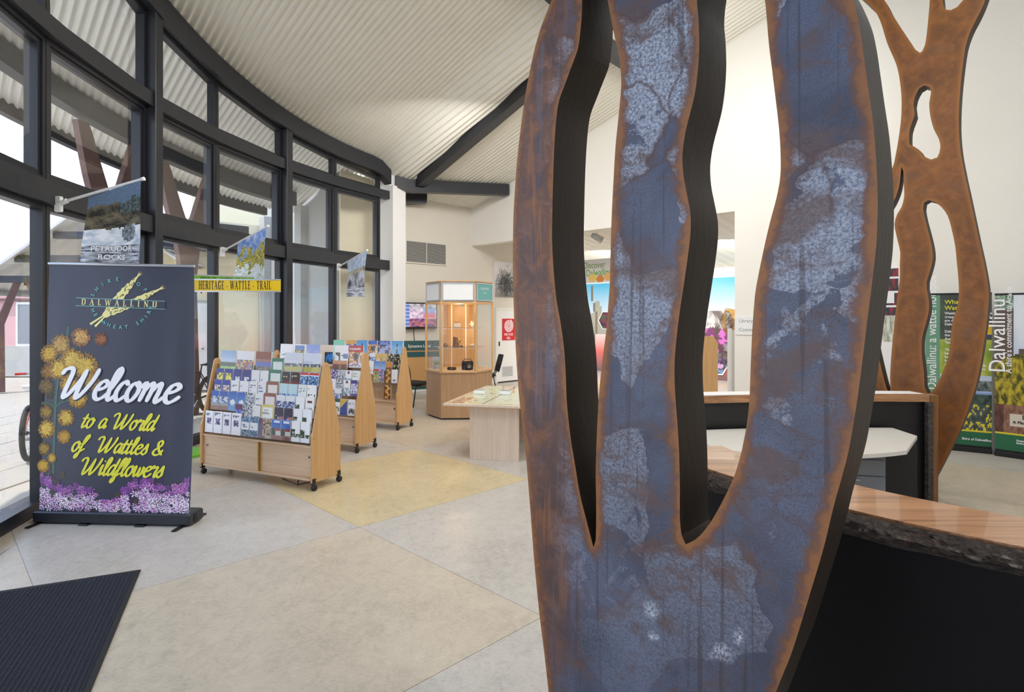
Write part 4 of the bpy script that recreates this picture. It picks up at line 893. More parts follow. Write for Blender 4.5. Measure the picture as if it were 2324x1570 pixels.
# ================================================================== BROCHURE RACKS AND LEAFLETS
def hsh(*a): return random.Random(repr(a)).random()
W_, NV = rgb(240, 240, 244), rgb(32, 38, 110)
def cover(kind, seed):
    """flat printed cover: colour at (u, v), v upwards"""
    r = random.Random(seed); o = (r.random()*20, r.random()*20)
    def pic(u, v, pal, s=3.0): k = .5+.75*fbm(u*s+o[0], v*s+o[1]); k = max(0, min(.999, k)); return pal[int(k*len(pal))]
    def P(*c): return [rgb(*x) for x in c]
    land = P((40, 60, 40), (96, 120, 70), (150, 150, 110), (90, 110, 150)); city = P((50, 50, 60), (120, 110, 100), (200, 190, 180), (90, 100, 130))
    sky = lambda v, a=(120, 160, 220), b=(236, 242, 250): mixc(rgb(*b), rgb(*a), v)
    def f(u, v):
        txt = lambda lo, hi, n=5: lo < v < hi and int((v-lo)/(hi-lo)*n*2) % 2 == 0 and .14 < u < .14+.7*hsh(seed, int((v-lo)/(hi-lo)*n), 1) and hsh(int(u*16), int(v*40), seed) > .3
        if kind == 'field': return sky(v, (150, 180, 220)) if v > .58 else (rgb(46, 74, 52) if v > .40 else mixc(rgb(120, 190, 60), rgb(170, 210, 110), hsh(int(u*9), int(v*30))))
        if kind == 'people': return W_ if v > .64 else pic(u, v, P((40, 70, 150), (220, 190, 60), (190, 60, 50), (90, 130, 190), (40, 40, 50)), 7)
        if kind == 'brownsky': return rgb(150, 88, 66) if v > .62 and not txt(.7, .85) else (W_ if v > .62 else (rgb(44, 84, 190) if v > .42 else pic(u, v, P((70, 70, 60), (130, 110, 90), (40, 50, 40)), 6)))
        if kind == 'overgreen': return (rgb(54, 120, 92) if v > .84 else (rgb(60, 140, 110) if u < .08 or u > .92 else (pic(u, v, P((70, 80, 70), (130, 150, 120), (210, 214, 206)), 6) if v < .45 and .15 < u < .85 else rgb(226, 234, 230))))
        if kind == 'overbrown': return (rgb(150, 84, 70) if v > .82 else (rgb(160, 96, 80) if u < .07 or u > .93 else (pic(u, v, P((60, 80, 80), (110, 130, 110), (190, 200, 190)), 6) if v < .45 and .15 < u < .85 else rgb(236, 228, 224))))
        if kind == 'tractor': return rgb(220, 226, 240) if v > .60 else (pic(u, v, P((40, 44, 50), (90, 96, 110), (200, 206, 214)), 8) if v > .50 else (rgb(196, 190, 90) if v > .36 else (rgb(176, 180, 176) if v > .14 else rgb(150, 196, 84))))
        if kind == 'blueyellow': return rgb(30, 44, 150) if v > .78 or u < .1 or u > .9 or v < .1 else pic(u, v, P((226, 214, 80), (240, 226, 120), (40, 44, 60)), 5)
        if kind == 'bluebird': return rgb(40, 56, 160) if v > .72 else (pic(u, v, P((236, 236, 240), (200, 170, 160), (60, 40, 60)), 6) if .25 < v and .15 < u < .85 else rgb(84, 96, 160))
        if kind == 'blueute': return (W_ if abs(u-.5) < .32 and .4 < v < .62 and hsh(int(u*12), int(v*12), seed) > .2 else (rgb(30, 30, 50) if v < .28 and abs(u-.5) < .3 else mixc(rgb(70, 70, 150), rgb(36, 42, 130), v)))
        if kind == 'text': return rgb(150, 156, 176) if txt(.15, .6, 6) or txt(.75, .88, 2) else W_
        if kind == 'whitetree': return pic(u, v, P((40, 44, 56), (90, 96, 110), (216, 220, 226)), 7) if .12 < v < .42 and .15 < u < .85 else (rgb(150, 156, 170) if txt(.6, .8, 3) else W_)
        if kind == 'whiteblue': return pic(u, v, P((40, 60, 140), (90, 120, 190), (220, 226, 240)), 6) if v < .35 else (rgb(80, 90, 150) if txt(.5, .85, 4) else W_)
        if kind == 'maroon': return rgb(46, 34, 44) if v > .55 and not txt(.72, .86, 2) else (rgb(220, 200, 150) if v > .55 else (W_ if abs(u-.5) < .2 and .12 < v < .36 else rgb(116, 28, 38)))
        if kind == 'bluewater': return (rgb(206, 60, 70) if v > .9 else (rgb(226, 230, 240) if v > .82 else pic(u, v, P((40, 90, 150), (96, 150, 210), (30, 60, 100), (180, 210, 240)), 5)))
        if kind == 'lightblue': return pic(u, v, P((60, 90, 180), (140, 180, 220), (190, 224, 236)), 5) if v < .5 else rgb(196, 226, 236)
        if kind == 'whitegreen': return pic(u, v, P((60, 80, 50), (150, 160, 100), (220, 226, 214)), 6) if v < .33 else (rgb(140, 150, 150) if txt(.6, .85, 3) else rgb(234, 238, 238))
        if kind == 'horses': return rgb(40, 34, 34) if .42 < v < .58 and .15 < u < .85 and fbm(u*7+o[0], v*9) > -.05 else (rgb(150, 150, 150) if txt(.7, .86, 2) or txt(.1, .3, 3) else rgb(246, 246, 244))
        if kind == 'surf': return (rgb(40, 90, 180) if v > .72 else (pic(u, v, P((60, 110, 190), (220, 230, 244), (40, 60, 90)), 5) if v > .4 else (rgb(150, 160, 170) if v > .22 else rgb(150, 80, 50))))
        if kind == 'bluewhiteflower': return mixc(rgb(120, 170, 220), rgb(20, 90, 190), v) if math.hypot(u-.5, (v-.45)*2) > .3+.1*fbm(u*8, v*8) else W_
        if kind == 'greyphoto': return pic(u, v, P((60, 66, 76), (150, 156, 166), (226, 228, 232), (100, 110, 130)), 6)
        if kind == 'bluescape': return pic(u, v, P((50, 70, 140), (110, 130, 190), (214, 222, 240), (40, 50, 80)), 5) if v < .72 else rgb(232, 236, 244)
        if kind == 'redcard': return rgb(110, 52, 50) if .74 < v < .86 and .2 < u < .8 else (pic(u, v, P((150, 130, 130), (240, 236, 236)), 7) if .15 < v < .5 and .2 < u < .8 else rgb(246, 244, 244))
        if kind == 'violet': return rgb(92, 40, 90) if v > .72 else pic(u, v, P((40, 50, 150), (90, 110, 200), (150, 160, 220)), 6)
        if kind == 'yellowgrid': return rgb(222, 206, 96) if v > .88 or u < .08 or u > .92 else (rgb(40, 44, 80) if .1 < v < .42 and int((u-.1)*10) % 2 == 1 and int(v*12) % 2 == 0 else (rgb(170, 176, 180) if txt(.55, .8, 3) else rgb(244, 246, 246)))
        if kind == 'darkpurple': return pic(u, v, P((90, 110, 200), (180, 120, 80), (220, 220, 236)), 6) if .25 < v < .55 and u > .3 else (rgb(214, 206, 200) if txt(.58, .68, 1) else rgb(54, 46, 72))
        if kind == 'whitecity': return pic(u, v, P((50, 50, 100), (90, 84, 130), (200, 200, 220)), 8) if .38 < v < .64 and .2 < u < .75 else (rgb(120, 124, 150) if txt(.72, .95, 4) else rgb(246, 246, 252))
        if kind == 'coast': return pic(u, v, P((40, 80, 130), (110, 150, 190), (50, 70, 60)), 5) if v > .72 or v < .36 else (rgb(120, 130, 160) if txt(.45, .65, 3) else rgb(236, 240, 248))
        if kind == 'archive': return (rgb(60, 70, 130) if u < .22 else (rgb(150, 70, 60) if u < .34 else pic(u, v, P((150, 130, 110), (196, 180, 160), (90, 70, 60)), 6)))
        if kind == 'church': return (rgb(236, 240, 250) if .84 < v < .93 and .25 < u < .9 else (rgb(60, 110, 200) if v > .58 else (rgb(160, 60, 50) if v > .42 and u > .35 else (rgb(220, 214, 210) if .2 < v and u > .42 else (rgb(40, 60, 40) if v > .2 else rgb(150, 96, 90))))))
        if kind == 'treecurve': return (rgb(244, 246, 250) if v > .62 or v < .22 else (pic(u, v, P((30, 40, 30), (70, 84, 60), (200, 206, 200)), 7) if u < .45 or v < .4 else rgb(244, 246, 250)))
        if kind == 'yellowphoto': return W_ if v > .92 or u < .06 or u > .94 else (rgb(120, 150, 200) if v > .7 else pic(u, v, P((200, 176, 50), (90, 80, 60), (140, 130, 70)), 5))
        if kind == 'mountain': return sky(v, (150, 170, 230), (190, 200, 240)) if v > .45+.2*fbm(u*2+o[0], 1) else rgb(70, 80, 140)
        if kind == 'cream': return (rgb(40, 130, 210) if .2 < v < .62 and u > .45 and fbm(u*4, v*4) < .2 else (rgb(24, 26, 34) if .1 < v < .68 and u > .38 else rgb(232, 212, 196)))
        if kind == 'poletree': return rgb(70, 50, 40) if (abs(u-.34) < .05 and .1 < v < .62) or (.5 < v < .64 and u < .62 and hsh(int(u*14), int(v*14), seed) > .5) else (rgb(90, 130, 180) if u > .7 and v < .6 and int(v*10) % 3 else W_)
        if kind == 'redtitle': return rgb(190, 50, 46) if v > .72 else (W_ if v < .06 else (pic(u, v, P((80, 110, 190), (230, 230, 236), (190, 90, 40)), 8) if v < .2 else (rgb(34, 30, 30) if math.hypot(u-.52, (v-.5)*1.2) < .18 else pic(u, v, P((170, 90, 40), (210, 150, 80), (230, 220, 200)), 7))))
        if kind == 'brownround': return rgb(70, 80, 64) if math.hypot(u-.5, (v-.45)*1.0) < .24 else (rgb(206, 150, 110) if v > .8 else rgb(140, 78, 54))
        if kind == 'mint': return W_ if txt(.5, .75, 2) else rgb(132, 206, 178)
        if kind == 'orangepurple': return rgb(220, 160, 70) if v > .8 else pic(u, v, P((120, 90, 160), (190, 170, 210), (60, 60, 120)), 5)
        if kind == 'orangeblack': return rgb(70, 110, 190) if v > .8 else (rgb(30, 26, 26) if math.hypot(u-.55, (v-.55)*1.2) < .22 else pic(u, v, P((190, 110, 50), (226, 170, 90), (230, 226, 214)), 6))
        if kind == 'bluetree': return rgb(34, 34, 56) if fbm(u*5+o[0], v*5) > .16 and v > .4 or (v < .5 and abs(u-.7) < .16 and v > .2) else mixc(rgb(200, 196, 226), rgb(90, 120, 210), v)
        if kind == 'swimmer': return rgb(50, 90, 80) if abs(u-.52) < .09 and .35 < v < .85 and hsh(int(v*14), 2) > .3 else mixc(rgb(160, 206, 236), rgb(70, 150, 216), v)
        if kind == 'yellowcard': return W_ if txt(.4, .7, 2) else mixc(rgb(190, 140, 60), rgb(220, 186, 100), v)
        if kind == 'blackcream': return pic(u, v, P((30, 24, 24), (50, 40, 36), (230, 214, 150)), 4)
        if kind == 'horizon': return mixc(rgb(190, 216, 240), rgb(70, 120, 200), v) if v > .25 else rgb(60, 80, 90)
        if kind == 'orangeblue': return rgb(206, 140, 70) if v > .55 else (rgb(120, 80, 40) if v > .4 else rgb(50, 90, 180))
        if kind == 'redgreen': return rgb(196, 60, 40) if v > .85 else pic(u, v, P((50, 90, 40), (150, 170, 90), (210, 190, 120), (120, 60, 60)), 6)
        if kind == 'purpleflower': return mixc(rgb(60, 70, 60), rgb(80, 60, 150), v) if fbm(u*6, v*6) < .15 else rgb(220, 200, 230)
        if kind == 'kangapaw': return rgb(120, 62, 44) if abs(u-.5+.16*math.sin(v*14)) > .26 or hsh(int(u*7), int(v*16), seed) < .2 else rgb(222, 180, 80)
        if kind == 'whiteplain': return rgb(120, 130, 160) if .1 < v < .3 and .2 < u < .7 and hsh(int(u*8), int(v*20)) > .5 else rgb(244, 242, 246)
        if kind == 'navyflower': return rgb(50, 40, 130) if v > .8 or v < .16 else pic(u, v, P((90, 100, 180), (226, 226, 240), (150, 150, 200)), 7)
        if kind == 'logoblue': return rgb(110, 50, 110) if .8 < v < .92 and .3 < u < .7 else (pic(u, v, P((60, 90, 150), (150, 180, 200), (240, 244, 248)), 4) if v < .5 else W_)
        if kind == 'split': return rgb(214, 180, 60) if v > .45+.55*(u-.1) else rgb(40, 66, 150)
        if kind == 'greenwhite': return rgb(40, 66, 44) if v > .78 else (pic(u, v, P((40, 60, 40), (120, 150, 100), (230, 236, 230)), 6) if .2 < v < .5 else W_)
        return W_
    return f
DESC = dict(field='tall brochure with green field and blue sky', people='tall brochure with white band over a crowd photo', brownsky='tall brochure with brown title band', overgreen='green-bordered booklet with grey picture', overbrown='brown-bordered booklet with grey picture', tractor='tall brochure with tractor over yellow crop', blueyellow='blue leaflet with yellow flower', bluebird='blue leaflet with white bird', blueute='blue leaflet with white truck', text='plain white text leaflet', whitetree='white leaflet with dark tree picture', whiteblue='white leaflet with blue picture', maroon='black and maroon leaflet', bluewater='blue water photo leaflet', lightblue='pale blue leaflet', whitegreen='white leaflet with green picture at its foot', horses='white leaflet with dark animals', surf='blue leaflet with wave and brown foot', bluewhiteflower='blue leaflet with white blossom', greyphoto='grey photo leaflet', bluescape='blue landscape leaflet', redcard='white leaflet with dark red title', violet='violet and blue leaflet', yellowgrid='yellow-bordered booklet with small squares', darkpurple='dark purple leaflet', whitecity='tall white leaflet with small violet town picture', coast='leaflet of coast with white middle', archive='brown photo booklet in a clear holder', church='leaflet of red-roofed church', treecurve='white leaflet with tree and dark meadow', yellowphoto='brochure with yellow flower photo', mountain='lilac mountain brochure', cream='cream brochure with black and blue panel', poletree='white brochure with bare tree', redtitle='brochure with red title band and dark fruit', brownround='brown leaflet with round green badge', mint='mint green booklet', orangepurple='orange and purple brochure', orangeblack='orange brochure with black seed', bluetree='blue brochure with seated figures under tree', swimmer='light blue swimmer brochure', yellowcard='ochre leaflet', blackcream='black leaflet with cream flower', horizon='blue horizon leaflet', orangeblue='orange and blue leaflet', redgreen='red-topped green leaflet', purpleflower='purple flower leaflet', kangapaw='brown leaflet with yellow figure', whiteplain='white leaflet with faint blue foot', navyflower='navy-banded flower leaflet', logoblue='white leaflet with purple badge', split='yellow and blue diagonal leaflet', greenwhite='dark green and white leaflet')
ORD = ['first', 'second', 'third', 'fourth', 'fifth', 'sixth', 'seventh', 'eighth', 'ninth', 'tenth', 'eleventh', 'twelfth']
class Rack: pass
RZ = -.4232                                            # all racks stand parallel
def make_rack(cx, cy, L, label):
    r = Rack(); r.t = thing('brochure_rack', label, 'rack', (cx, cy, 0), RZ, 'beech brochure racks on castors'); r.L = L; t = r.t
    side = [(-.21, .085), (.21, .085), (.21, .56), (.19, .60), (.04, 1.25), (.026, 1.275), (0, 1.286), (-.026, 1.275), (-.04, 1.25), (-.19, .60), (-.21, .56)]
    for x in (-L/2, L/2):
        m = LB(); m.prism(side, x-.010, x+.010, 'x'); sp = m.build('side_panel', M['beech'], t)
        m = LB(); s_ = 1 if x > 0 else -1
        for (y, z) in ((0, 1.25), (-.185, .53), (.185, .53)): m.lathe([(.005, x+s_*.009), (.005, x+s_*.0115)], y, z, 8, axis='x')
        for (y, z) in ((-.15, .40), (.15, .40), (-.15, .12), (.15, .12)): m.lathe([(.0035, x+s_*.009), (.0035, x+s_*.0112)], y, z, 8, axis='x')
        tag(m.build('screw_cap', M['black'], sp), kind='stuff')
        for y in (-.185, .185):
            m = LB(); m.box(x-.018, x+.016, y-.022, y+.022, .07, .125); c = m.build('caster', M['black'], t)
            m = LB(); m.tube([(x, y, .06), (x, y, .085)], .008, 6); m.lathe([(.010, x-.019), (.026, x-.019), (.031, x-.012), (.031, x+.012), (.026, x+.019), (.010, x+.019)], y+(.015 if y > 0 else .015), .031, 16, axis='x'); m.build('wheel', M['rubber'], c)
    x0, x1 = -L/2+.010, L/2-.010
    m = LB(); m.box(x0, x1, -.195, .195, .10, .122); m.build('bottom_board', M['beech_x'], t)
    m = LB(); m.box(x0, x1, -.195, .195, .435, .452); m.build('shelf', M['beech_x'], t)
    m = LB(); m.box(x0, x1, -.003, .003, .122, 1.22); m.build('back_board', M['oak'], t)
    for k, (a, b, y) in enumerate(((x0, .05, -.172), (0.0, x1, -.155))):
        m = LB(); m.box(a, b, y-.007, y+.007, .124, .434); d = m.build('sliding_door', M['beech_x'], t)
        m = LB(); xx = a+.06 if k == 0 else b-.06; m.lathe([(.017, y-.012), (.017, y-.006)], xx, .33, 14, axis='y'); m.build('lock', M['chrome'], d)
        m = LB(); m.lathe([(.009, y-.0135), (.009, y-.0118)], xx, .33, 10, axis='y'); m.build('keyhole', M['black'], d)
    m = LB(); m.box(.04, .054, -.186, -.15, .124, .434); m.build('door_edge', M['brass'], t)
    for s_ in (-1, 1):                                    # clear tiered pockets on both slopes
        for k in range(6):
            y = s_*(.1885-.0285*k); z = .475+.122*k; h = .045; yb = s_*max(.006, .1885-.0285*k-.022)
            m = LB(); m.box(x0, x1, min(y, yb), max(y, yb), z-.004, z-.001); m.build('pocket_floor', M['acrylic'], t)
            m = LB(); m.quad((x0, y, z-.004), (x1, y, z-.004), (x1, y, z+h), (x0, y, z+h)); m.build('pocket_lip', M['acrylic'], t)
    fx, fy = math.cos(RZ), math.sin(RZ); nx_, ny_ = fy, -fx    # front normal points to the viewer
    def locx(xp, yl):
        """local x where the sight line of pixel column xp meets the rack's depth yl"""
        ox, oy = cx-fy*yl, cy+fx*yl; b = (xp-CX)/F
        return (b*oy-ox)/(fx-b*fy)
    r.locx = locx
    return r
def leaflet(r, xa, xb, row, kind, seed, h=.21, label='', group='', dz=0, th=.018, slot=0):
    yl = -.186+.0285*row+.012*slot; a, b = r.locx(xa, yl), r.locx(xb, yl); a += .002; b -= .002
    if b-a < .03: return None
    tilt = .058; z0 = .4765+.122*row+dz
    o = thing('leaflet_stack' if h < .25 else 'brochure', label, 'leaflets' if h < .25 else 'brochure', (0, 0, 0), 0, group)
    base = WORLD[r.t.name] @ Matrix.Translation(((a+b)/2, yl, z0)) @ Matrix.Rotation(-tilt+random.uniform(-.004, .004), 4, 'X') @ Matrix.Rotation(random.uniform(-.015, .015), 4, 'Y')
    o.matrix_basis = base; WORLD[o.name] = base; w = b-a
    m = LB(); m.box(-w/2, w/2, .0005, th, 0, h, rgb(232, 232, 236)); m.build('pages', M['print'], o)
    nu, nv = (9, 18); f = cover(kind, seed); m = LB(); v = [(-w/2+w*i/nu, -.0004, h*j/nv) for j in range(nv+1) for i in range(nu+1)]
    fs = []; cs = []
    for j in range(nv):
        for i in range(nu): fs.append([j*(nu+1)+i, j*(nu+1)+i+1, (j+1)*(nu+1)+i+1, (j+1)*(nu+1)+i]); cs.append(f((i+.5)/nu, (j+.5)/nv))
    m.v = [Vector(p) for p in v]; m.f = fs; m.c = cs; m.m = [0]*len(fs); m.build('cover', M['print_gloss'], o)
    if kind == 'redtitle':
        lo = text_obj('lettering', 'KALBARRI', h*.15, lambda u, v: Vector((u-w*.44, -.0012, h*.80+v)), M['white_ink'], o, 'LEFT', w*.88/(h*.15*5.15), .001)
        lo.matrix_parent_inverse = Matrix.Identity(4)
    if h >= .25 or kind in ('archive', 'church', 'surf'):
        m = LB(); m.quad((-w/2-.002, -.0014, 0), (w/2+.002, -.0014, 0), (w/2+.002, -.0014, h*.72), (-w/2-.002, -.0014, h*.72)); m.build('clear_holder', M['acrylic'], o)
    return o
def z3(x): return 440+x/6.0382
def z4(x): return 620+x/7.2625
r1 = make_rack(-2.655, 6.38, 1.60, 'beech brochure rack on castors, nearest of the three racks')
r2 = make_rack(-2.64, 8.02, 1.56, 'beech brochure rack on castors, middle of the three racks')
r3 = make_rack(-2.41, 9.54, 1.56, 'beech brochure rack on castors, farthest of the three, nearest the display cabinet')
ROWN = ['bottom row', 'second row up', 'third row up', 'fourth row up', 'fifth row up', 'top row']
R1 = {5: [(355, 565, 'field'), (580, 810, 'people'), (835, 1050, 'brownsky'), (1060, 1225, 'overgreen'), (1235, 1475, 'tractor'), (1490, 1730, 'tractor')],
 4: [(300, 405, 'blueyellow'), (412, 525, 'blueyellow'), (535, 648, 'blueute'), (655, 775, 'blueute'), (782, 893, 'text'), (900, 1012, 'text'), (1022, 1195, 'overgreen'), (1200, 1310, 'maroon'), (1318, 1445, 'maroon'), (1452, 1568, 'bluewater'), (1574, 1700, 'bluewater')],
 3: [(268, 372, 'bluebird'), (380, 490, 'bluebird'), (500, 608, 'whitetree'), (616, 740, 'whitetree'), (748, 862, 'whiteblue'), (868, 978, 'whiteblue'), (988, 1155, 'overbrown'), (1160, 1278, 'lightblue'), (1284, 1408, 'lightblue'), (1416, 1535, 'whitegreen'), (1542, 1670, 'horses')],
 2: [(228, 336, 'surf'), (342, 456, 'surf'), (464, 580, 'bluewhiteflower'), (586, 698, 'bluewhiteflower'), (704, 820, 'greyphoto'), (828, 942, 'whitetree'), (950, 1118, 'overbrown'), (1124, 1244, 'bluescape'), (1250, 1376, 'bluescape'), (1386, 1510, 'treecurve'), (1518, 1640, 'redcard')],
 1: [(556, 660, 'violet'), (666, 784, 'greyphoto'), (792, 902, 'whitetree'), (910, 1090, 'yellowgrid'), (1098, 1222, 'darkpurple'), (1228, 1350, 'darkpurple'), (1356, 1476, 'treecurve'), (1482, 1608, 'treecurve')],
 0: [(146, 256, 'whitecity'), (262, 382, 'whitecity'), (388, 500, 'whitecity'), (506, 636, 'whitecity'), (642, 748, 'coast'), (756, 868, 'coast'), (876, 1054, 'archive'), (1058, 1182, 'church'), (1188, 1314, 'church'), (1328, 1446, 'treecurve'), (1452, 1582, 'treecurve')]}
R2 = {5: [(105, 310, 'text'), (325, 530, 'yellowphoto'), (540, 760, 'mountain'), (775, 980, 'cream'), (1000, 1225, 'poletree'), (1240, 1480, 'redtitle')],
 4: [(975, 1090, 'brownround'), (1100, 1212, 'brownround')], 3: [(945, 1045, 'purpleflower'), (1055, 1170, 'greyphoto'), (1182, 1290, 'logoblue'), (1296, 1430, 'whitegreen')],
 2: [(945, 1022, 'whiteblue'), (1030, 1142, 'greyphoto'), (1150, 1264, 'logoblue'), (1272, 1385, 'navyflower')], 1: [(1000, 1112, 'bluescape')],
 0: [(1002, 1095, 'greenwhite'), (1100, 1215, 'split'), (1225, 1345, 'whitetree')]}
R3 = {5: [(985, 1170, 'mint'), (1190, 1360, 'orangepurple'), (1368, 1550, 'swimmer'), (1560, 1712, 'orangeblack'), (1728, 1930, 'bluetree'), (1940, 2130, 'swimmer')],
 4: [(1585, 1680, 'bluescape'), (1686, 1776, 'yellowcard'), (1782, 1872, 'yellowcard'), (1880, 1984, 'blackcream'), (1990, 2095, 'blackcream')],
 3: [(1570, 1652, 'text'), (1660, 1752, 'horizon'), (1760, 1852, 'horizon'), (1860, 1955, 'orangeblue'), (1962, 2062, 'blackcream')],
 2: [(1640, 1736, 'redgreen'), (1744, 1816, 'purpleflower'), (1838, 1938, 'kangapaw'), (1948, 2046, 'whiteplain')], 0: [(1822, 1934, 'kangapaw')]}
for rk, rows, zf, rn in ((r1, R1, z3, 'nearest brochure rack'), (r2, R2, z4, 'middle brochure rack'), (r3, R3, z4, 'farthest brochure rack')):
    for row, items in rows.items():
        cnt = {}; tot = {}
        for it in items: tot[it[2]] = tot.get(it[2], 0)+1
        for i, (xa, xb, kind) in enumerate(items):
            cnt[kind] = cnt.get(kind, 0)+1
            pre = '' if tot[kind] == 1 else (('left', 'right')[cnt[kind]-1]+' ' if tot[kind] == 2 else ORD[cnt[kind]-1]+' ')
            lab = pre+DESC[kind]+', '+ROWN[row]+', '+rn
            if len(lab.split()) > 16: lab = pre+DESC[kind].replace('leaflet with ', '').replace('brochure with ', '')+', '+ROWN[row].replace(' up', '')+', '+rn
            h = .29 if row == 5 else .21
            if kind in ('overgreen', 'yellowgrid', 'overbrown'): h = .225
            if kind == 'whitecity': h = .235
            sl = 0
            leaflet(rk, zf(xa), zf(xb), row, kind, len(rn)*1000+row*50+i, h, lab, 'leaflets on the '+rn, 0, .0125)

# rack-side braces seen under the nearest rack
m = LB(); m.tube([(.30, -.10, .05), (.55, -.14, .025), (.72, .02, .06)], .006, 6); m.tube([(.38, .08, .098), (.55, -.14, .025)], .006, 6); m.build('brace_wire', M['black'], r1.t)
# ================================================================== ENTRANCE MAT
a = onz(320, 1294); d1 = (onz(0, 1343)-a).normalized(); d2 = Vector((d1.y, -d1.x, 0)); d2 = -d2 if d2.y > 0 else d2
mat_o = thing('door_mat', 'large black ribbed entrance mat on the floor in the near left corner', 'mat', a, math.atan2(d1.y, d1.x))
sg = 1 if (Matrix.Rotation(mat_o.rotation_euler.z, 3, 'Z') @ Vector((0, 1, 0))).dot(d2) > 0 else -1
m = LB(); Wm, Lm = 1.15, 2.4
m.bbox(.035, Wm-.035, min(sg*.035, sg*(Lm-.035)), max(sg*.035, sg*(Lm-.035)), 0.0005, .009, .002); m.build('ribbed_pad', M['mat'], mat_o)
m = LB()
for (x0, x1, y0, y1) in ((0, Wm, 0, .034), (0, Wm, Lm-.034, Lm), (0, .034, .034, Lm-.034), (Wm-.034, Wm, .034, Lm-.034)):
    ya, yb = sorted((sg*y0, sg*y1)); m.bbox(x0, x1, ya, yb, .0004, .0075, .002)
m.build('rubber_border', M['rubber'], mat_o)
# ribs: raised rows of loops, joined (too fine to pick apart)
m = LB(); nr = 104
for i in range(nr):
    x = .042+(Wm-.084)*i/(nr-1)
    ya, yb = sorted((sg*.04, sg*(Lm-.04))); m.add([(x-.004, ya, .0088), (x, ya, .0115), (x+.004, ya, .0088), (x-.004, yb, .0088), (x, yb, .0115), (x+.004, yb, .0088)], [(0, 3, 4, 1), (1, 4, 5, 2)])
tag(m.build('ribs', M['mat'], mat_o), kind='stuff')

# ================================================================== HERITAGE TRAIL SIGN POST
sp = px(428, 1032, 7.45); sp.z = 0
sign = thing('street_sign', 'trail sign post with crossed yellow and green name blades behind the navy banner', 'sign', sp)
m = LB(); m.lathe([(.24, 0), (.24, .03), (.20, .055), (.04, .07)], 0, 0, 28); m.build('base', M['green_paint'], sign)
m = LB(); m.tube([(0, 0, .05), (0, 0, 2.32)], .03, 12); m.lathe([(.033, 2.31), (.033, 2.33), (.01, 2.345)], 0, 0, 12); m.build('pole', M['alu'], sign)
def blade(p_l, p_r, hgt, sheet_mat, txt, size, w=0.0):
    a, b = Vector(p_l), Vector(p_r); ux = (b-a).normalized(); n_ = ux.cross(Vector((0, 0, 1))).normalized(); up = Vector((0, 0, 1))
    m = MB(); P = lambda u, v, o=0: a+ux*u+up*v+n_*o
    L = (b-a).length
    m.add([P(0, 0, .004), P(L, 0, .004), P(L, hgt, .004), P(0, hgt, .004), P(0, 0, -.004), P(L, 0, -.004), P(L, hgt, -.004), P(0, hgt, -.004)], [(0, 1, 2, 3), (7, 6, 5, 4), (0, 4, 5, 1), (1, 5, 6, 2), (2, 6, 7, 3), (3, 7, 4, 0)])
    bl_ = m.build('sign_blade', sheet_mat, sign)
    m = MB()
    for v in (0, hgt): m.add([P(0, v-.008, .008), P(L, v-.008, .008), P(L, v+.008, .008), P(0, v+.008, .008), P(0, v-.008, -.008), P(L, v-.008, -.008), P(L, v+.008, -.008), P(0, v+.008, -.008)], [(0, 1, 2, 3), (7, 6, 5, 4), (0, 4, 5, 1), (1, 5, 6, 2), (2, 6, 7, 3), (3, 7, 4, 0)])
    m.build('edge_channel', M['alu'], bl_)
    m = MB()
    for u in (.03, .14, L-.05): m.tube([P(u, -.008), P(u, -.026)], .007, 6)
    m.build('bolt', M['black'], bl_)
    fn = lambda u, v: P(.11+u, hgt*.18+v, .0055)
    return serif_text('lettering', txt, size, fn, M['ink'], bl_, .9, 1, False, L-.22)
pl, pr = px(431, 661, 7.36), px(637, 665, 7.36); pr = px(637, 664, 7.42)
blade(pl, (pr.x, pr.y, pl.z), .150, M['yellow_sheet'], 'HERITAGE - WATTLE - TRAIL', .105*1.0)
pl2 = px(433, 650, 7.5); pr2 = px(577, 672, 7.95); blade(pl2, (pr2.x, pr2.y, pl2.z), .15, M['green_print'], 'HERITAGE - WATTLE - TRAIL', .100)

# ================================================================== FLAGS ON THE WINDOW WALL
def flag(name_label, br, tip, f0, f1, drop, paint, caption, size, seed):
    br, tip = Vector(br), Vector(tip); d = tip-br
    t = thing('wall_flag', name_label, 'flag', br, 0, 'photo flags on white poles')
    m = MB(); m.tube([br, tip], .013, 8); m.build('pole', M['white_paint'], t)
    m = MB(); m.tube([tip-d*.012, tip+d*.012], .018, 8); m.build('pole_cap', M['white_paint'], t)
    m = MB(); m.M = Matrix.Translation(br); m.bbox(-.03, .03, -.02, .02, -.08, .06, .006); m.tube([(0, 0, -.01), tuple(d*.1)], .022, 8); m.build('wall_bracket', M['white_paint'], t)
    nd = Vector((d.y, -d.x, 0)).normalized()
    def fn(u, v, w=0):
        top = br+d*(f0+(f1-f0)*u); z = br.z+d.z*(f0+(f1-f0)*u)-.015
        ztop = z; zb = br.z+d.z*f0-drop-(.02*u)
        zz = zb+(ztop-zb)*v; sag = .03*math.sin(u*6+seed)*(1-v)+.015*math.sin(u*3+v*4+seed)
        return Vector((top.x-.04*(1-v)*(f1-f0), top.y, zz))+nd*(sag+w)
    sh = sheet('flag_cloth', fn, 34, 46, paint, M['fabric_print'], t)
    if caption:
        for i, s in enumerate(caption): text_obj('lettering', s, size, lambda u, v, i=i: fn(.5+u*1.0/( (d*(f1-f0)).length), .16-.115*i+v/(drop+.15), .006), M['white_ink'], t, 'CENTER', 1, .001)
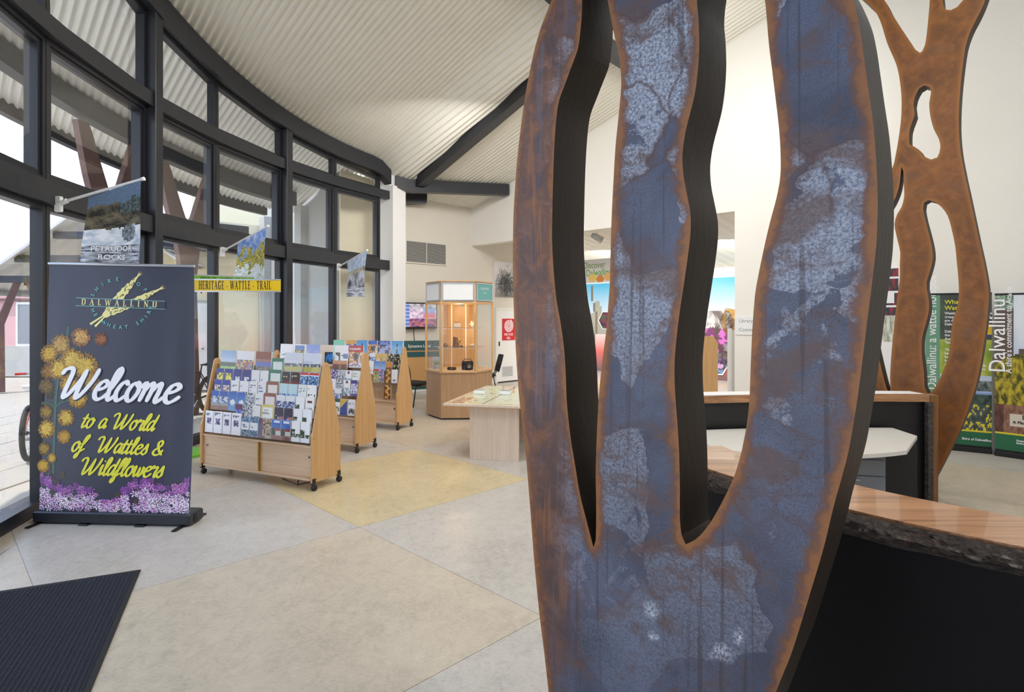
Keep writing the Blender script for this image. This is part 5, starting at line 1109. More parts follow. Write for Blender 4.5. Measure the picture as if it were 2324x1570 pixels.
def p_rocks(u, v):
    n_ = fbm(u*5, v*9); g = fbm(u*22, v*34)
    if v > .80+.06*n_: return mixc(rgb(70, 90, 116), rgb(120, 144, 170), .5+.25*g)
    if v > .48+.05*fbm(u*4, 3): return mixc(rgb(34, 32, 26), rgb(120, 110, 86), .45+n_*.9+g*.4) if not (u > .6 and v > .66) else mixc(rgb(44, 54, 54), rgb(96, 110, 110), .5+g)
    if v > .24: return mixc(rgb(240, 244, 250), rgb(170, 184, 206), .35+n_) if math.hypot(u-.75, (v-.40)*1.1) > .13 else mixc(rgb(60, 70, 80), rgb(150, 160, 170), .5+g)
    return mixc(rgb(50, 58, 74), rgb(200, 206, 216), .5+.9*fbm(u*5, v*40))
def p_wattle(u, v):
    n_ = fbm(u*6+3, v*6); g = fbm(u*18, v*18)
    if v > .70+.45*n_ or v > .93: return mixc(rgb(110, 150, 220), rgb(220, 230, 250), .4+n_)
    if v > .42+.25*n_: return mixc(rgb(110, 112, 36), rgb(212, 196, 90), .5+g+.3*n_)
    return mixc(rgb(226, 234, 250), rgb(176, 180, 110), .25+g*1.2)
def p_wool(u, v):
    g = fbm(u*9+7, v*9)
    if v > .70: return mixc(rgb(180, 206, 240), rgb(226, 236, 250), g+.5)
    if v > .58: return mixc(rgb(214, 206, 186), rgb(120, 110, 96), .3+g)
    if v > .22: return mixc(rgb(226, 226, 236), rgb(60, 62, 74), .5+1.2*fbm(u*4+2, v*3))
    return mixc(rgb(236, 236, 244), rgb(80, 84, 100), .3+1.1*fbm(u*3, v*16))
x, y = arc(190.9, R0-.02)
flag('white-poled photo flag of dark rocks above the navy banner', (x, y, 2.78), px(325, 406, 5.15), .34, .99, .60, p_rocks, ('PETRUDOR', 'ROCKS'), .072, 1)
x, y = arc(171.9, R0-.02)
flag('white-poled photo flag of yellow wattle tree above the yellow trail sign', (x, y, 2.70), px(608, 513, 7.85), .34, .98, .60, p_wattle, ('WILD WATTLE',), .05, 2)
x, y = arc(154.3, R0-.02)
flag('white-poled photo flag of shearing scene, nearest the white column', (x, y, 2.72), px(833, 568, 10.4), .34, .98, .66, p_wool, None, .05, 3)

# ================================================================== DISPLAY CABINET
cab = thing('display_cabinet', 'hexagonal glass display cabinet with oak base and white sign box on top', 'cabinet', (-.945, 10.5, 0), 0)
hexa = lambda r, rot=0: [(r*math.cos(math.radians(60*k+rot)), r*math.sin(math.radians(60*k+rot))) for k in range(6)]
RC = .60; RH = math.radians(3)
m = LB(); m.prism(hexa(RC-.05, 3), .0, .03); m.build('plinth', M['black'], cab)
m = LB(); m.prism(hexa(RC-.012, 3), .03, .80); m.build('base', M['oak'], cab)
m = LB(); m.prism(hexa(RC+.015, 3), .80, .825); m.build('counter_ring', M['beech'], cab)
m = LB(); m.prism(hexa(RC-.01, 3), .825, .832); m.build('display_floor', M['beech_x'], cab)
m = LB(); m.prism(hexa(RC+.012, 3), 1.985, 2.02); m.build('head_ring', M['beech'], cab)
m = LB(); m.prism(hexa(RC-.015, 3), 2.02, 2.36); m.build('sign_box', M['beech_x'], cab)
m = LB(); m.prism(hexa(RC+.006, 3), 2.36, 2.375); m.build('top_board', M['beech'], cab)
HV = hexa(RC, 3)
for k in range(6):
    x, y = HV[k]; m = LB(); m.M = Matrix.Translation((x*.985, y*.985, 0)) @ Matrix.Rotation(math.radians(60*k+3), 4, 'Z'); m.box(-.018, .018, -.02, .02, .825, 1.985); m.build('corner_post', M['beech'], cab)
    x2, y2 = HV[(k+1) % 6]; a, b = Vector((x, y)), Vector((x2, y2)); c = (a+b)/2; ux = (b-a).normalized(); n_ = Vector((ux.y, -ux.x))
    def FP(s_, z, o): q = c+ux*s_+n_*o; return (q.x, q.y, z)
    hw = (b-a).length/2
    if k != 1:
        m = LB(); m.add([FP(-hw+.02, .83, -.012), FP(hw-.02, .83, -.012), FP(hw-.02, 1.985, -.012), FP(-hw+.02, 1.985, -.012)], [(0, 1, 2, 3)]); m.build('glass_panel', M['clear'], cab)
    if k == 1:
        m = LB(); m.add([FP(-hw+.02, .83, -.03), FP(hw-.02, .83, -.03), FP(hw-.02, 1.985, -.03), FP(-hw+.02, 1.985, -.03)], [(3, 2, 1, 0)]); m.build('back_panel', M['beech'], cab)
    # framed sign on each visible face
    if k in (3, 4, 5):
        m = LB(); m.add([FP(-hw+.05, 2.045, .006-.07), FP(hw-.05, 2.045, .006-.07), FP(hw-.05, 2.335, .006-.07), FP(-hw+.05, 2.335, .006-.07)], [(0, 1, 2, 3)]); 
        m = LB(); z0, z1, w = 2.035, 2.345, .018
        for (s0, s1, za, zb) in ((-hw+.03, hw-.03, z0, z0+w), (-hw+.03, hw-.03, z1-w, z1), (-hw+.03, -hw+.03+w, z0+w, z1-w), (hw-.03-w, hw-.03, z0+w, z1-w)):
            v = [FP(s0, za, -.01), FP(s1, za, -.01), FP(s1, zb, -.01), FP(s0, zb, -.01), FP(s0, za, .012), FP(s1, za, .012), FP(s1, zb, .012), FP(s0, zb, .012)]
            m.add(v, [(4, 5, 6, 7), (0, 1, 5, 4), (1, 2, 6, 5), (2, 3, 7, 6), (3, 0, 4, 7)])
        fr = m.build('sign_frame', M['alu'], cab)
        m = LB(); m.add([FP(-hw+.045, z0+w, .004), FP(hw-.045, z0+w, .004), FP(hw-.045, z1-w, .004), FP(-hw+.045, z1-w, .004)], [(0, 1, 2, 3)])
        m.build('sign_panel', M['white_paint'] if k != 5 else M['teal_ink'], fr)
        if k == 5:
            for i, (s_, sz) in enumerate((('Lost & Found', .062), ('in Plants', .04))):
                text_obj('lettering', s_, sz, lambda u, v, i=i: WORLD[cab.name] @ Vector(FP(u, 2.235-.07*i+v, .006)), M['white_ink'], fr, 'CENTER', .8, .0)
for z in (1.22, 1.56):
    m = LB(); m.prism([(p[0]*.80, p[1]*.80) for p in HV], z, z+.008); m.build('glass_shelf', M['acrylic'], cab)
    m = LB(); m.tube([(-.34, -.33, z-.006), (.34, -.33, z-.006)], .006, 6); m.build('shelf_rail', M['white_paint'], cab)
for y in (.1,):
    for x in (-.16, .10):
        m = LB(); m.box(x-.008, x+.008, .20, .22, .83, 1.98); m.build('shelf_upright', M['white_paint'], cab)
m = LB(); m.lathe([(.025, 1.95), (.035, 1.985)], .05, -.12, 12); m.build('downlight', M['chrome'], cab)
pl_ = bpy.data.lights.new('cabinet_light', 'POINT'); pl_.energy = 9; pl_.color = (1, .72, .40); pl_.shadow_soft_size = .05
po = bpy.data.objects.new('cabinet_light', pl_); COL.objects.link(po); po.location = (-.93, 10.36, 1.90)
pl_ = bpy.data.lights.new('cabinet_light', 'POINT'); pl_.energy = 4; pl_.color = (1, .72, .40); pl_.shadow_soft_size = .05
po = bpy.data.objects.new('cabinet_light', pl_); COL.objects.link(po); po.location = (-.75, 10.5, 1.48)
def lathe_thing(name, label, cat, x, y, z, prof, mat, n=16, extra=None):
    t = thing(name, label, cat, (cab.location.x+x, cab.location.y+y, z), 0, 'exhibits in the glass cabinet'); m = LB(); m.lathe(prof, 0, 0, n); m.build('body', mat, t)
    return t
t = lathe_thing('pot', 'small white pot on the upper shelf of the display cabinet', 'pot', -.02, -.22, 1.569, [(.03, 0), (.06, .01), (.062, .07), (.05, .075), (.045, .03)], M['ceramic'])
m = LB(); R_ = random.Random(5)
for _ in range(9): a = R_.uniform(0, 6.28); m.tube([(0, 0, .03), (.03*math.cos(a), .03*math.sin(a), .08), (.05*math.cos(a), .05*math.sin(a), .10+.03*R_.random())], .006, 5)
m.build('dried_flowers', M['pin_board'], t)
t = thing('coral_ornament', 'white branching ornament on the upper shelf of the display cabinet', 'ornament', (cab.location.x+.24, cab.location.y-.14, 1.572), 0, 'exhibits in the glass cabinet'); m = LB()
for _ in range(14): a = R_.uniform(0, 6.28); m.tube([(0, 0, .0), (.04*math.cos(a), .04*math.sin(a), .05+.03*R_.random()), (.07*math.cos(a), .06*math.sin(a), .06+.07*R_.random())], .009, 6, r2=.005)
m.build('branches', M['ceramic'], t)
t = thing('display_stand', 'dark display stand with a coiled badge on the lower glass shelf', 'stand', (cab.location.x+-.05, cab.location.y-.08, 1.229), 0, 'exhibits in the glass cabinet')
m = LB(); m.prism([(-.06, 0), (.06, 0), (.03, .16), (-.05, .18)], -.02, .02, 'y'); m.build('easel', M['post_wood'], t)
m = LB(); m.torus((.05, -.04, .10), .028, .012, (0, 1, .3), 16, 6); m.build('coil', M['brass'], t)
lathe_thing('seed_pod', 'round dark seed pod on the lower glass shelf at left', 'seed pod', -.22, -.24, 1.229, [(.005, 0), (.035, .015), (.042, .04), (.03, .065), (.005, .075)], M['post_wood'])
lathe_thing('pebble', 'flat dark pebble on the lower glass shelf, middle', 'pebble', .07, -.26, 1.229, [(.005, 0), (.035, .006), (.04, .018), (.02, .03), (.004, .032)], M['black'])
t = lathe_thing('glass_dish', 'shallow pale dish on the lower glass shelf at right', 'dish', .25, -.16, 1.229, [(.02, 0), (.055, .03), (.06, .045), (.053, .04), (.015, .008)], M['ceramic'])
t = thing('old_camera', 'black folding camera with bellows on the cabinet floor', 'camera', (cab.location.x+.17, cab.location.y-.26, .833), .3, 'exhibits in the glass cabinet')
m = LB(); m.bbox(-.10, .10, .0, .06, 0, .15, .01); m.build('camera_body', M['black'], t)
m = LB()
for i in range(6): s_ = .075-.006*i; m.bbox(-s_, s_, -.02-.016*i, -.006-.016*i, .07-s_*.8, .07+s_*.8, .003)
m.build('bellows', M['rubber'], t); m = LB(); m.lathe([(.03, -.135), (.035, -.12), (.02, -.105)], 0, .07, 14, axis='y'); m.build('lens', M['chrome'], t)
m = LB(); m.tube([(-.08, .03, .15), (-.05, .03, .185), (.05, .03, .185), (.08, .03, .15)], .006, 6); m.build('handle', M['black'], t)
t = thing('camera_case', 'small black leather case on the cabinet floor, left of the camera', 'case', (cab.location.x-.10, cab.location.y-.30, .833), -.2, 'exhibits in the glass cabinet'); m = LB(); m.bbox(-.08, .07, -.04, .04, 0, .05, .012); m.build('case_body', M['black'], t); m = LB(); m.bbox(-.02, .02, -.044, -.038, .02, .045, .002); m.build('clasp', M['brass'], t)
t = lathe_thing('tin', 'grey metal tin on the cabinet floor, far left', 'tin', -.40, -.06, .833, [(.07, 0), (.07, .06), (.066, .065)], M['alu'])
t = thing('illustration_card', 'green painted card on the cabinet floor at left', 'card', (cab.location.x-.42, cab.location.y+.06, .833), -.7, 'exhibits in the glass cabinet'); m = LB(); m.box(-.1, .1, 0, .004, 0, .2, rgb(230, 226, 216)); m.build('card', M['print'], t)
m = LB(); m.M = Matrix.Translation((0, -.001, 0)); 
sheet('picture', lambda u, v, w=0: WORLD[t.name] @ Vector((-.09+.18*u, -.002, .01+.18*v)), 10, 10, lambda u, v: mixc(rgb(70, 110, 50), rgb(196, 190, 150), .5+fbm(u*4, v*4)) if v < .7 else rgb(190, 206, 220), M['print'], t)

# ================================================================== MAP TABLE
tb = thing('table', 'pale beech table with a glass-covered map top beside the steel tree', 'table', (-.2, 7.8, 0))
zt = .70; kA = onz(1005, 914.5, zt); kB = onz(1104, 874, zt); side_d = (kB-kA).normalized(); front_d = Vector((side_d.y, -side_d.x, 0))
Lt, Wt = (kB-kA).length, 1.15
MT = Matrix(((front_d.x, side_d.x, 0, kA.x), (front_d.y, side_d.y, 0, kA.y), (0, 0, 1, 0), (0, 0, 0, 1)))
m = MB(); m.M = MT; m.bbox(0, Wt, 0, Lt, zt-.034, zt-.004, .003); m.build('tabletop', M['pale_beech'], tb)
def p_map(u, v):
    g = fbm(u*4+1, v*6); b = rgb(226, 226, 200)
    if u < .16 and v < .3: return mixc(rgb(120, 110, 120), rgb(216, 176, 140), .5+fbm(u*30, v*30))
    if abs(fbm(u*3, v*4)) < .02 or abs(u-.42) < .006: return rgb(150, 140, 120)
    return mixc(b, rgb(216, 218, 188), .5+g)
sheet('map_sheet', lambda u, v, w=0: MT @ Vector((.06+(Wt-.12)*u, .06+(Lt-.12)*v, zt-.0032)), 30, 40, p_map, M['print'], tb)
m = MB(); m.M = MT; m.quad((.02, .02, zt-.0008), (Wt-.02, .02, zt-.0008), (Wt-.02, Lt-.02, zt-.0008), (.02, Lt-.02, zt-.0008)); m.build('glass_top', glass('table_glass', (.98, .99, .97), .75), tb)
for y in (.14, Lt-.62):
    m = MB(); m.M = MT; m.bbox(.30, .92, y, y+.036, 0, zt-.034, .002); m.build('leg', M['pale_beech'], tb)
m = MB(); m.M = MT; m.box(.58, .62, .18, Lt-.62, .12, zt-.034); m.build('stretcher', M['pale_beech'], tb)
for i, (xx, yy, lab) in enumerate(((1089, 893, 'small white card box on the map table, left of two'), (1147, 894.5, 'small white card box on the map table, right of two'))):
    q = onz(xx, yy, zt); t = thing('card_box', lab, 'box', (q.x, q.y, zt), -.22, 'card boxes on the map table')
    m = LB(); m.bbox(-.075, .075, -.05, .05, 0, .045, .003); m.build('box', M['white_paint'], t)
    m = LB(); m.box(-.068, .068, -.044, .044, .045, .052); m.build('lid', M['alu'], t)

# ================================================================== BACK WALL: grille, screen, picture, door, signs, chairs, board
def wallframe(s_, z, o=.0): return Matrix.Translation((*VW(s_), z)) @ Matrix.Rotation(PI/4, 4, 'Z') @ Matrix.Translation((0, -o, 0))
def sVW(xp):                       # distance along the back wall seen at pixel column xp
    b = (xp-CX)/F; return (b*14.96+1.04)/(.7071*(1-b))
def zVW(xp, yp): s_ = sVW(xp); d = 14.96+.7071*s_; return CH-(yp-H)/F*d
s0, s1 = sVW(921), sVW(1010); z0, z1 = zVW(965, 597), zVW(965, 551)
gr = thing('air_vent', 'wide dark louvred air vent high on the back wall', 'vent', (*VW((s0+s1)/2), (z0+z1)/2), PI/4)
Wd = s1-s0; Hg = z1-z0
m = LB(); m.box(-Wd/2, Wd/2, -.02, -.001, -Hg/2, Hg/2); m.build('backing', M['black'], gr)
m = LB()
for (a, b, c, d) in ((-Wd/2-.03, Wd/2+.03, Hg/2, Hg/2+.03), (-Wd/2-.03, Wd/2+.03, -Hg/2-.03, -Hg/2), (-Wd/2-.03, -Wd/2, -Hg/2, Hg/2), (Wd/2, Wd/2+.03, -Hg/2, Hg/2), (-.008, .008, -Hg/2, Hg/2)): m.box(a, b, -.03, -.001, c, d)
m.build('frame', M['warm_wall'], gr)
for i in range(20):
    z = -Hg/2+Hg*(i+.5)/20
    for (a, b) in ((-Wd/2, -.008), (.008, Wd/2)): m = LB(); m.add([(a, -.03, z-.004), (b, -.03, z-.004), (b, -.021, z+.009), (a, -.021, z+.009), (a, -.028, z-.006), (b, -.028, z-.006)], [(0, 1, 2, 3), (0, 4, 5, 1)]); m.build('slat', M['grey_wall'], gr)
# television
s0 = sVW(905); zz0, zz1 = zVW(905, 747), zVW(905, 686); Ht = zz1-zz0; Wd = Ht*1.62
tv = thing('television', 'black flat screen television mounted on the back wall left of the cabinet', 'television', (*VW(s0+Wd/2), (zz0+zz1)/2), PI/4)
m = LB(); m.bbox(-Wd/2, Wd/2, -.14, -.07, -Ht/2, Ht/2, .012); m.build('casing', M['black'], tv)
m = LB(); m.box(-.2, .2, -.07, -.001, -.15, .15); m.build('wall_mount', M['black'], tv)
def p_tv(u, v):
    g = fbm(u*8, v*8)
    if u < .18: return mixc(rgb(70, 90, 160), rgb(150, 170, 220), .5+.5*math.sin(v*40))
    if v > .78: return mixc(rgb(190, 190, 200), rgb(120, 110, 130), .4+g)
    if .6 < u < .95 and v > .4: return mixc(rgb(220, 90, 90), rgb(100, 170, 230), (v-.4)*2.6)
    if v > .36: return mixc(rgb(216, 200, 214), rgb(150, 130, 170), .4+g)
    return mixc(rgb(190, 110, 100), rgb(70, 60, 130), .5+g*1.3)
sheet('screen', lambda u, v, w=0: WORLD[tv.name] @ Vector((-Wd/2+.03+(Wd-.06)*u, -.1405, -Ht/2+.055+(Ht-.085)*v)), 44, 28, p_tv, M['screen'], tv, smooth=False)
m = LB(); m.tube([(-.1, -.03, -Ht/2), (-.09, -.02, -Ht/2-.15), (-.05, -.02, -Ht/2-.5), (-.06, -.02, -1.1)], .008, 6); m.build('cable', M['black'], tv)
# black and white photograph of a stick nest
s0, s1 = sVW(1121), sVW(1172); z0, z1 = zVW(1140, 674), zVW(1140, 594)
pc = thing('picture', 'unframed black and white photograph of a stick thicket on the back wall', 'picture', (*VW((s0+s1)/2), (z0+z1)/2), PI/4)
Wd = s1-s0; Hg = z1-z0; m = LB(); m.box(-Wd/2, Wd/2, -.035, -.001, -Hg/2, Hg/2); m.build('canvas', M['white_paint'], pc)
sheet('print', lambda u, v, w=0: WORLD[pc.name] @ Vector((-Wd/2+Wd*u, -.0355-w, -Hg/2+Hg*v)), 6, 8, lambda u, v: mixc(rgb(150, 146, 140), rgb(226, 224, 226), v*1.6), M['print'], pc)
m = LB(); R_ = random.Random(9)
for i in range(420):
    c = (R_.gauss(.5, .20), R_.gauss(.40, .18)); a = R_.uniform(0, PI) if i % 5 else R_.uniform(1.1, 2.0); L = R_.uniform(.04, .15) if i % 9 else .3
    p = Vector(c); dv = Vector((math.cos(a), math.sin(a)))*L; k_ = Vector((-math.sin(a), math.cos(a)))*.006
    C = lambda q: (-Wd/2+Wd*min(.99, max(.01, q.x)), -.0365-i*2e-6, -Hg/2+Hg*min(.99, max(.01, q.y)))
    m.add([C(p-dv-k_), C(p+dv-k_*.4), C(p+dv+k_*.4), C(p-dv+k_)], [(0, 1, 2, 3)], rgb(*[R_.choice((26, 44, 60, 120))]*3))
m.build('stick_print', M['print'], pc)
# cupboard door with vent, red sign, handle
s0, s1 = sVW(1125), sVW(1200); z1 = zVW(1127, 701)
dr_ = setting('door_1', (0, 0, 0)); MD = wallframe(s0, 0)
wdt = s1-s0
m = MB(); m.M = MD; m.bbox(.03, wdt, -.04, -.001, .03, z1-.03, .003); m.build('door_leaf', M['white_paint'], dr_)
m = MB(); m.M = MD; m.box(-.03, .03, -.05, -.001, 0, z1+.03); m.box(.03, wdt, -.05, -.001, z1-.03, z1+.03); m.build('door_frame', M['white_wall'], dr_)
m = MB(); m.M = MD; m.box(.03, wdt, -.035, -.001, 0, .03); m.build('gap', M['black'], dr_)
sv0, sv1 = sVW(1136)-s0, sVW(1162)-s0; zv0, zv1 = zVW(1150, 854), zVW(1150, 831)
m = MB(); m.M = MD; m.box(sv0, sv1, -.046, -.039, zv0, zv1); vent = m.build('door_vent', M['white_paint'], dr_)
for i in range(9):
    z = zv0+.02+(zv1-zv0-.04)*i/8; m = MB(); m.M = MD; m.box(sv0+.02, sv1-.02, -.050, -.046, z, z+.012); m.build('vent_slat', M['grey_metal'], vent)
hx = sVW(1130.5)-s0; hz = zVW(1130, 780); m = MB(); m.M = MD; m.bbox(hx-.02, hx+.02, -.055, -.04, hz-.06, hz+.06, .004); m.build('door_handle', M['black'], dr_)
fs0, fs1 = sVW(1137), sVW(1166); fz0, fz1 = zVW(1150, 772), zVW(1150, 723)
fh = thing('fire_sign', 'red fire hose reel sign with white spiral on the cupboard door', 'sign', (*VW((fs0+fs1)/2), (fz0+fz1)/2), PI/4)
Wd = fs1-fs0; Hg = fz1-fz0; m = LB(); m.box(-Wd/2, Wd/2, -.046, -.041, -Hg/2, Hg/2); m.build('panel', M['fire_red'], fh)
m = LB(); rr = Wd*.36
sp_ = [Vector((rr*(1-i/90*.93)*math.cos(-i/90*2*PI*4.2+1.2), rr*(1-i/90*.93)*math.sin(-i/90*2*PI*4.2+1.2)+Hg*.17)) for i in range(91)]
for i in range(90): d = (sp_[i+1]-sp_[i]).normalized(); k_ = Vector((-d.y, d.x))*Wd*.024; m.add([(q.x, -.0468, q.y) for q in (sp_[i]-k_, sp_[i+1]-k_, sp_[i+1]+k_, sp_[i]+k_)], [(0, 1, 2, 3)])
m.build('spiral', M['white_ink'], fh)
for i, s_ in enumerate(('FIRE HOSE', 'REEL')):
    text_obj('lettering', s_, Hg*.155, lambda u, v, i=i: WORLD[fh.name] @ Vector((u, -.0468, -Hg*.28-Hg*.165*i+v)), M['white_ink'], fh, 'CENTER', .80, .0008)
sw = thing('light_switch', 'small white light switch on the back wall beside the cupboard door', 'switch', (*VW(sVW(1115)), zVW(1115, 758)), PI/4); m = LB(); m.bbox(-.04, .04, -.012, -.001, -.06, .06, .004); m.build('plate', M['white_paint'], sw); m = LB(); m.bbox(-.012, .012, -.018, -.012, -.02, .02, .002); m.build('rocker', M['white_paint'], sw)
# office chairs
def office_chair(x, y, rz, label):
    t = thing('visitor_chair', label, 'chair', (x, y, 0), rz, 'black visitor chairs')
    m = LB()
    for sx_ in (-.23, .23): m.tube([(sx_, .24, .01), (sx_, .16, .40), (sx_, -.20, .40), (sx_, -.25, .01)], .013, 8)
    m.tube([(-.23, .0, .40), (.23, .0, .40)], .012, 8); m.build('frame', M['black'], t)
    m = LB(); m.bbox(-.24, .24, -.24, .22, .41, .48, .03); m.build('seat', M['upholstery'], t)
    m = LB(); m.tube([(-.08, .20, .42), (-.08, .27, .55), (-.08, .30, .70)], .012, 6); m.tube([(.08, .20, .42), (.08, .27, .55), (.08, .30, .70)], .012, 6); m.build('back_bracket', M['black'], t)
    m = LB(); v = []; f = []
    for j in range(9):
        for i in range(9):
            u = i/8-.5; z = .52+.38*j/8; w = .44*(1-.25*abs(j/8-.5)**2*4*.5); v.append((u*w, .29+.10*(j/8)-.06*(1-(2*u)**2)*-.6-.03, z))
    nV = len(v); v += [(p[0], p[1]+.035, p[2]) for p in v]
    for j in range(8):
        for i in range(8): k = j*9+i; f += [(k, k+1, k+10, k+9), (nV+k, nV+k+9, nV+k+10, nV+k+1)]
    for i in range(8): f += [(i, nV+i, nV+i+1, i+1), (72+i, 72+i+1, nV+72+i+1, nV+72+i), (i*9, i*9+9, nV+i*9+9, nV+i*9), (i*9+8, nV+i*9+8, nV+i*9+17, i*9+17)]
    m.add(v, f); m.build('backrest', M['upholstery'], t, True)
    return t
office_chair(-.62, 13.3, -1.35, 'black visitor chair showing its side, between cabinet and cupboard door')
office_chair(-1.98, 11.6, 2.6, 'black visitor chair in front of the teal information board')
# information board
bx = px(926, 800, 12.3); bd_ = thing('information_board', 'teal and plywood information board standing left of the display cabinet', 'board', (bx.x+.28, 12.3, 0), .35)
m = LB(); m.box(-.34, .40, 0, .02, .30, 1.24); m.build('panel', M['pin_board'], bd_)
m = LB(); m.box(-.36, .42, -.008, .028, 1.06, 1.26); hd = m.build('header', M['teal_board'], bd_)
text_obj('lettering', 'Epicentre Local', .085, lambda u, v: WORLD[bd_.name] @ Vector((-.28+u, -.0095, 1.12+v)), M['white_ink'], hd, 'LEFT', .9, .001)
m = LB(); m.box(-.30, .38, -.006, 0, .92, 1.03); m.build('notice', M['teal_board'], bd_); m = LB(); m.box(-.36, .42, -.03, .05, .24, .30); m.build('ledge', M['teal_board'], bd_)
for x in (-.34, .37): m = LB(); m.box(x, x+.03, .02, .05, 0, 1.2); m.build('leg', M['pin_board'], bd_)

# ================================================================== RIGHT-HAND WALL: pull-up banners, poster, door sign
def pullup(label, xl, xr, ytop, ybl, ybr, paint, words):
    a, b = onz(xl, ybl), onz(xr, ybr); ux = (b-a); ux.z = 0; L = ux.length; ux.normalize(); n_ = Vector((ux.y, -ux.x, 0))
    hz = CH-(ytop-H)/F*a.y
    t = thing('pull_up_banner', label, 'banner', a, math.atan2(ux.y, ux.x), 'pull-up banners along the right wall')
    fn = lambda u, v, w=0: a+ux*(L*u)+Vector((0, 0, .06+(hz-.06)*v))+n_*(w+.006*math.sin(PI*u))
    sheet('banner_sheet', fn, 48, 90, paint, M['print'], t)
    m = LB(); m.bbox(.0, L, -.06, .06, .0, .062, .008); m.build('cassette', M['black'], t)
    m = LB(); m.box(0, L, -.008, .008, hz-.012, hz+.012); m.build('top_rail', M['black'], t); m = LB(); m.tube([(L/2, .05, .05), (L/2, .03, hz)], .01, 6); m.build('support_pole', M['alu'], t)
    for (s_, sz, u, v, tilt, mk, sx) in words:
        for k, line in enumerate(s_.split('\n')):
            if not line: continue
            def g(p, q, u=u, v=v, tilt=tilt): return fn(u+(p*math.cos(tilt)-q*math.sin(tilt))/L, v+(p*math.sin(tilt)+q*math.cos(tilt))/(hz-.06), .004)
            def g2(p, q, k=k): return g(p, q-k*sz*1.05)
            text_obj('lettering', line, sz, g2, M[mk], t, 'LEFT', sx, .001)
    return t
def p_b1(u, v):
    g = fbm(u*14, v*24)
    if v < .10: return rgb(40, 104, 72) if v > .01 else rgb(30, 30, 34)
    if v < .115: return rgb(220, 206, 50)
    if u < .22: return rgb(110, 160, 130)
    if v < .28: return (rgb(226, 206, 50) if g > .22 else mixc(rgb(50, 66, 46), rgb(100, 110, 120), .5+g)) if u > .3 else rgb(90, 130, 60)
    if v < .37: return mixc(rgb(34, 50, 44), rgb(80, 100, 90), .5+g) if v < .34 else mixc(rgb(80, 120, 190), rgb(200, 214, 236), (v-.34)*30)
    if v < .47: return mixc(rgb(50, 64, 60), rgb(140, 150, 150), .5+g) if v < .43 else rgb(190, 206, 226)
    if v < .70:
        if .2 < (u-.3)*1.3-(v-.48)*.9+.22 < .34 and u < .62: return mixc(rgb(60, 84, 60), rgb(100, 120, 80), .5+g)
        return mixc(rgb(120, 150, 50), rgb(196, 200, 90), .45+.9*fbm(u*4, v*6))
    if u > .86 and .72 < v < .80: return rgb(226, 190, 40) if v > .735 else rgb(40, 60, 150)
    return mixc(rgb(58, 66, 70), rgb(84, 96, 80), .4+fbm(u*3, v*4))
pullup('green and charcoal pull-up banner about wattles, seen through the rust-brown steel tree', 2100, 2251, 668, 1014, 1029, p_b1,
  [('What makes\nWattles special', .075, .30, .935, 0, 'yellow_ink', 1.0), ('Wattles (Acacia) are a large\ngroup of woody plants and\nare dominant around\nDalwallinu.\n\nDalwallinu is set in\nthe Transitional belt of\nAustralia, a plant\n"hotspot".\n\nThe shire is in the\nheart of the wheatbelt\nbotanical area and\nhas one of the richest\nconcentrations of acacia\nspecies found anywhere\nin the world.', .046, .30, .865 , 0, 'white_ink', .95), ('Dalwallinu: a wattle hotspot', .15, .17, .36, PI/2, 'white_ink', .9), ('Shire of Dalwallinu', .04, .56, .045, 0, 'white_ink', 1)])
def p_b2(u, v):
    g = fbm(u*14+5, v*22)
    if v < .11: return rgb(40, 104, 72) if v > .01 else rgb(30, 30, 34)
    if v < .125: return rgb(220, 206, 50)
    if v > .90 and u < .32: return mixc(rgb(60, 80, 60), rgb(160, 190, 170), .5+g)
    if v < .30:
        if .24 < u < .98 and .17 < v < .25: return rgb(214, 204, 188)
        return mixc(rgb(110, 72, 56), rgb(160, 120, 100), .5+g) if u > .14 else mixc(rgb(70, 40, 36), rgb(110, 70, 60), .5+g)
    if v < .52+.10*math.sin(u*3+.3): return mixc(rgb(70, 72, 20), rgb(190, 172, 50), .5+g*1.3)
    if u < .32: return rgb(96, 82, 72)
    if u > .4 and .56 < v < .66: return mixc(rgb(40, 40, 44), rgb(120, 110, 100), .5+g)
    return mixc(rgb(226, 232, 240), rgb(190, 206, 230), fbm(u*2, v*2)+.5)
pullup('brown and pale pull-up banner with large sideways town name at the right edge', 2258, 2400, 668, 1032, 1052, p_b2,
  [('Dalwallinu', .235, .17, .50, PI/2, 'white_ink', .95), ("A shire's commitment to Acacia", .088, .28, .50, PI/2, 'white_ink', .95), ('DALWALLINU', .075, .45, .215, 0, 'ink', 1.0), ('A Place of Wattles', .048, .30, .185, 0, 'ink', 1.0), ('Department of\nEnvironment and Conservation', .03, .36, .075, 0, 'white_ink', 1.0)])
# poster panel on the right wall, seen between the two steel trees
def sWW(xp): b = (xp-CX)/F; return (b*14.96+1.04)/(.7071*(1+b))
def zWW(xp, yp): s_ = sWW(xp); d = 14.96-.7071*s_; return CH-(yp-H)/F*d
s0, s1 = sWW(1985), sWW(2044); po_ = thing('poster_panel', 'tall poster with dark photo head on the right wall, between the steel trees', 'poster', (*WW((s0+s1)/2), 0), -PI/4)
zb, zt_ = zWW(2030, 890), zWW(2030, 606); Wd = s1-s0
m = LB(); m.box(-Wd/2, Wd/2, -.03, -.001, zb, zt_); m.build('backing', M['white_paint'], po_)
def p_po(u, v):
    g = fbm(u*8, v*14)
    if v > .62: return rgb(236, 236, 240) if .2 < (v*9) % 1 < .34 or (.72 < v < .82 and u > .45 and u < .8) else mixc(rgb(30, 44, 54), rgb(150, 40, 44), .25+1.1*g)
    if v > .40: return mixc(rgb(150, 156, 130), rgb(226, 226, 216), .5+g)
    return rgb(240, 238, 238)
